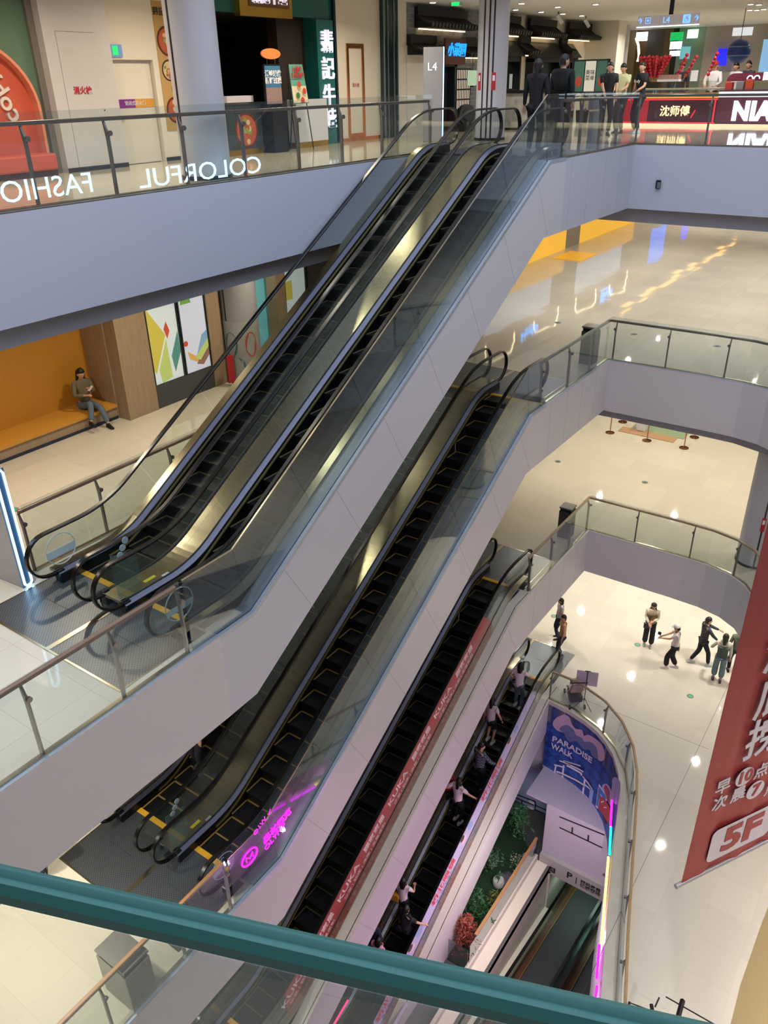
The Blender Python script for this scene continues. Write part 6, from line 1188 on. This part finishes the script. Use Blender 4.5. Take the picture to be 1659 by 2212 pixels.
q1 = onZ(1150, 335, 0); q2 = onZ(1203, 328, 0)
person('woman in black with long dark hair seen from behind', (q1.x, q1.y, 0), 8, '101216', '15171B', hairlen=.4, sleeve='long', hs=1.0)
person('man in dark coat walking away beside the woman in black', (q2.x, q2.y, 0), 350, '0F1318', '14161A', sleeve='long', hs=1.05, build=1.15, turn=-30)
person('kiosk seller in white jacket and red hood among the fruit skewers', (-7.55, YK+1.35, 0), 180, 'D8D6D6', '2A2A30', hair='B0282E', sleeve='long', lh=(-.15, .3, 1.05), rh=(.15, .3, 1.05), cap='B0282E', hs=1.02)
person('kiosk seller with dark hair left of the tall skewers', (-8.55, YK+1.4, 0), 180, '2A2E38', '2A2A30', sleeve='long', head=.4, hs=1.02); person('kiosk worker in white top bending behind the card', (-6.95, YK+1.6, 0), 160, 'C8CCD2', '2A2A30', head=.4, hs=1.0, lean=.06); person('dark haired visitor just right of the kiosk worker in white', (-6.72, YK+1.9, 0), 170, '3A3E48', '2A2A30', hs=1.02)
# seated woman in the yellow niche
person('seated woman in khaki jacket and jeans resting on the yellow bench', (-14.5, 9.5, L3), 262, '6E6650', '5B6B7A', hipz=.42, sit=True, sleeve='long', lf=(-.12, .62, .08), rf=(.22, .56, .20), lh=(-.05, .24, .80), rh=(.10, .28, .70), hairlen=.28, head=.5, shoes='1E1E22', hs=1.0)
item('phone', 'pale phone in the hands of the woman on the bench', 'phone', (-14.16, 9.46, L3+.84), (.07, .13, .01), mat('phone_pale', 'D8D4D0', .3))
# second floor
person('person in black top riding the far escalator of the second flight', (-9.1, 6.82, -9.79), 180, '14202A', '1A1C22', lh=(-.2, .12, .75), rh=(.2, .1, .78), hs=.98); person('person in a bright green top below the pale fascia at lower left', (-9.72, 3.75, L2), 60, '1E6A34', '22242A', hs=.98)
# white floor
def P1(u, v): return onZ(u, v, L1)
a = P1(1210, 1421); person('man in an orange tee standing at the escalator top', (a.x, a.y, L1), 120, 'D9A878', '3A3E46', lh=(-.2, .05, .8), rh=(.22, .02, .8), hs=1.0, turn=20, hair='1A1512', shoes='6A6A6A')
a = P1(1205, 1378); person('girl with a hair bun and black shoulders behind the man in orange', (a.x, a.y, L1), 130, 'DAD4D0', '222C48', hs=.95, hairlen=.05, ptype='long')
a = P1(1398, 1394); person('woman with bobbed hair, tan vest, cream sleeves and wide dark trousers', (a.x, a.y, L1), 195, 'D8CBB0', '1E2026', sleeve='long', vest='8A7656', lh=(-.05, .24, 1.12), rh=(.06, .26, 1.02), hairlen=.14, head=.5, ptype='wide', hs=1.02, shoes='B8B4AC', bag=(.12, .12, .85, '3E3A4A', .09))
a = P1(1449, 1444); person('person in white cap and shirt with tan apron, filming', (a.x, a.y, L1), 105, 'D2C8C8', '16161A', cap='E2DEE2', lh=(-.05, .42, 1.12), rh=(.08, .42, 1.10), ptype='wide', head=.3, hs=1.0, shoes='D0C8C4', vest=None, lf=(-.06, .16, .07), rf=(.08, -.14, .07), bag=(.14, -.1, .78, 'A89884', .10))
item('phone', 'black camera held out by the person in the white cap', 'camera', (a.x-.50, a.y-.08, L1+1.2), (.10, .10, .07), M_phone)
a = P1(1509, 1435); person('man in dark plaid shirt walking with arms stretched forward', (a.x, a.y, L1), 305, '33373D', '1C2026', sleeve='long', shirtmat=PL1, lh=(-.12, .48, 1.12), rh=(.16, .40, .88), lf=(-.1, -.24, .09), rf=(.1, .22, .07), hs=1.08, turn=-10, shoes='B8BCC0')
a = P1(1547, 1470); person('woman in a grey green vest and light jeans with long ponytail', (a.x, a.y, L1), 10, 'C8C4B8', '6E8290', sleeve='long', vest='4E5A54', hairlen=.34, lh=(-.3, .22, 1.0), rh=(.24, .05, .8), hs=1.04, ptype='wide', shoes='5A4C50')
a = P1(1580, 1452); person('dark clothed person half hidden by the red banner edge', (a.x, a.y, L1), 20, '6A665E', '16161A', sleeve='long', hs=1.0)
# riders of the lowest flight; steps are followed for the feet
def step_at(y): yy = y-2.753; return interp(NOS, 5.64+math.floor((yy-5.64)/.4)*.4)+L1
def rider(label, x, y, face, shirt, pants, **k): return person(label, (x, y, step_at(y)), face, shirt, pants, **k)
rider('woman in grey sleeved white top and jeans near the flight top', -7.50, 17.3, 0, 'D2CCD2', '5E6E80', sleeve='short', hairlen=.22, lh=(-.26, .1, .95), rh=(.38, .30, 1.02), shoes='C8C4C8', bag=(-.2, 0, .82, '1A1C24', .11), hs=1.0)
rider('woman in pale grey tee and black shorts with long hair', -7.82, 16.2, 355, 'B8B4B8', '1A1C24', hairlen=.34, rh=(.28, .16, .85), shoes='D8D4D4', ptype='short', hs=1.0)
rider('man in navy plaid shirt gripping the moving rail', -7.50, 15.0, 340, '3A4252', '181C28', sleeve='long', shirtmat=PL2, rh=(.34, .30, 1.0), lh=(-.1, .22, .9), hs=1.05, build=1.08, turn=-50)
rider('person in red top tight against the cladding', -8.05, 14.2, 350, '9E2030', '1E1A20', hs=1.0, lh=(-.2, .1, .9))
rider('woman in white tee and black trousers with long black hair', -7.62, 14.0, 350, 'D8CCD4', '15161C', hairlen=.36, rh=(.42, .30, .98), lh=(-.26, .05, 1.1), hs=1.0, shoes='C8C0C4')
rider('person in white with an orange yellow bag in the lower crowd', -7.85, 11.55, 10, 'C8BCC8', '1A1A26', hairlen=.18, lh=(-.1, .3, 1.0), rh=(.2, .34, 1.1), hs=1.0, bag=(-.22, -.08, .95, 'C88A28', .14))
rider('rider in black leaning to the rail in the lower crowd', -7.40, 11.0, 350, '141420', '14141A', sleeve='short', rh=(.36, .34, 1.0), hs=1.05, build=1.1)
rider('rider in dark navy top, foremost by the cladding', -8.02, 10.4, 5, '1C2034', '14141A', sleeve='long', hs=1.0, shoes='C8B8C0')
rider('person with pale pink jacket, lowest of the crowd', -7.72, 10.2, 355, 'D89CB8', '14141A', sleeve='short', hs=.98, hairlen=.1)
rider('rider in black, lowest beside the lavender strip', -7.38, 9.6, 0, '111118', '111118', sleeve='short', hs=1.02)
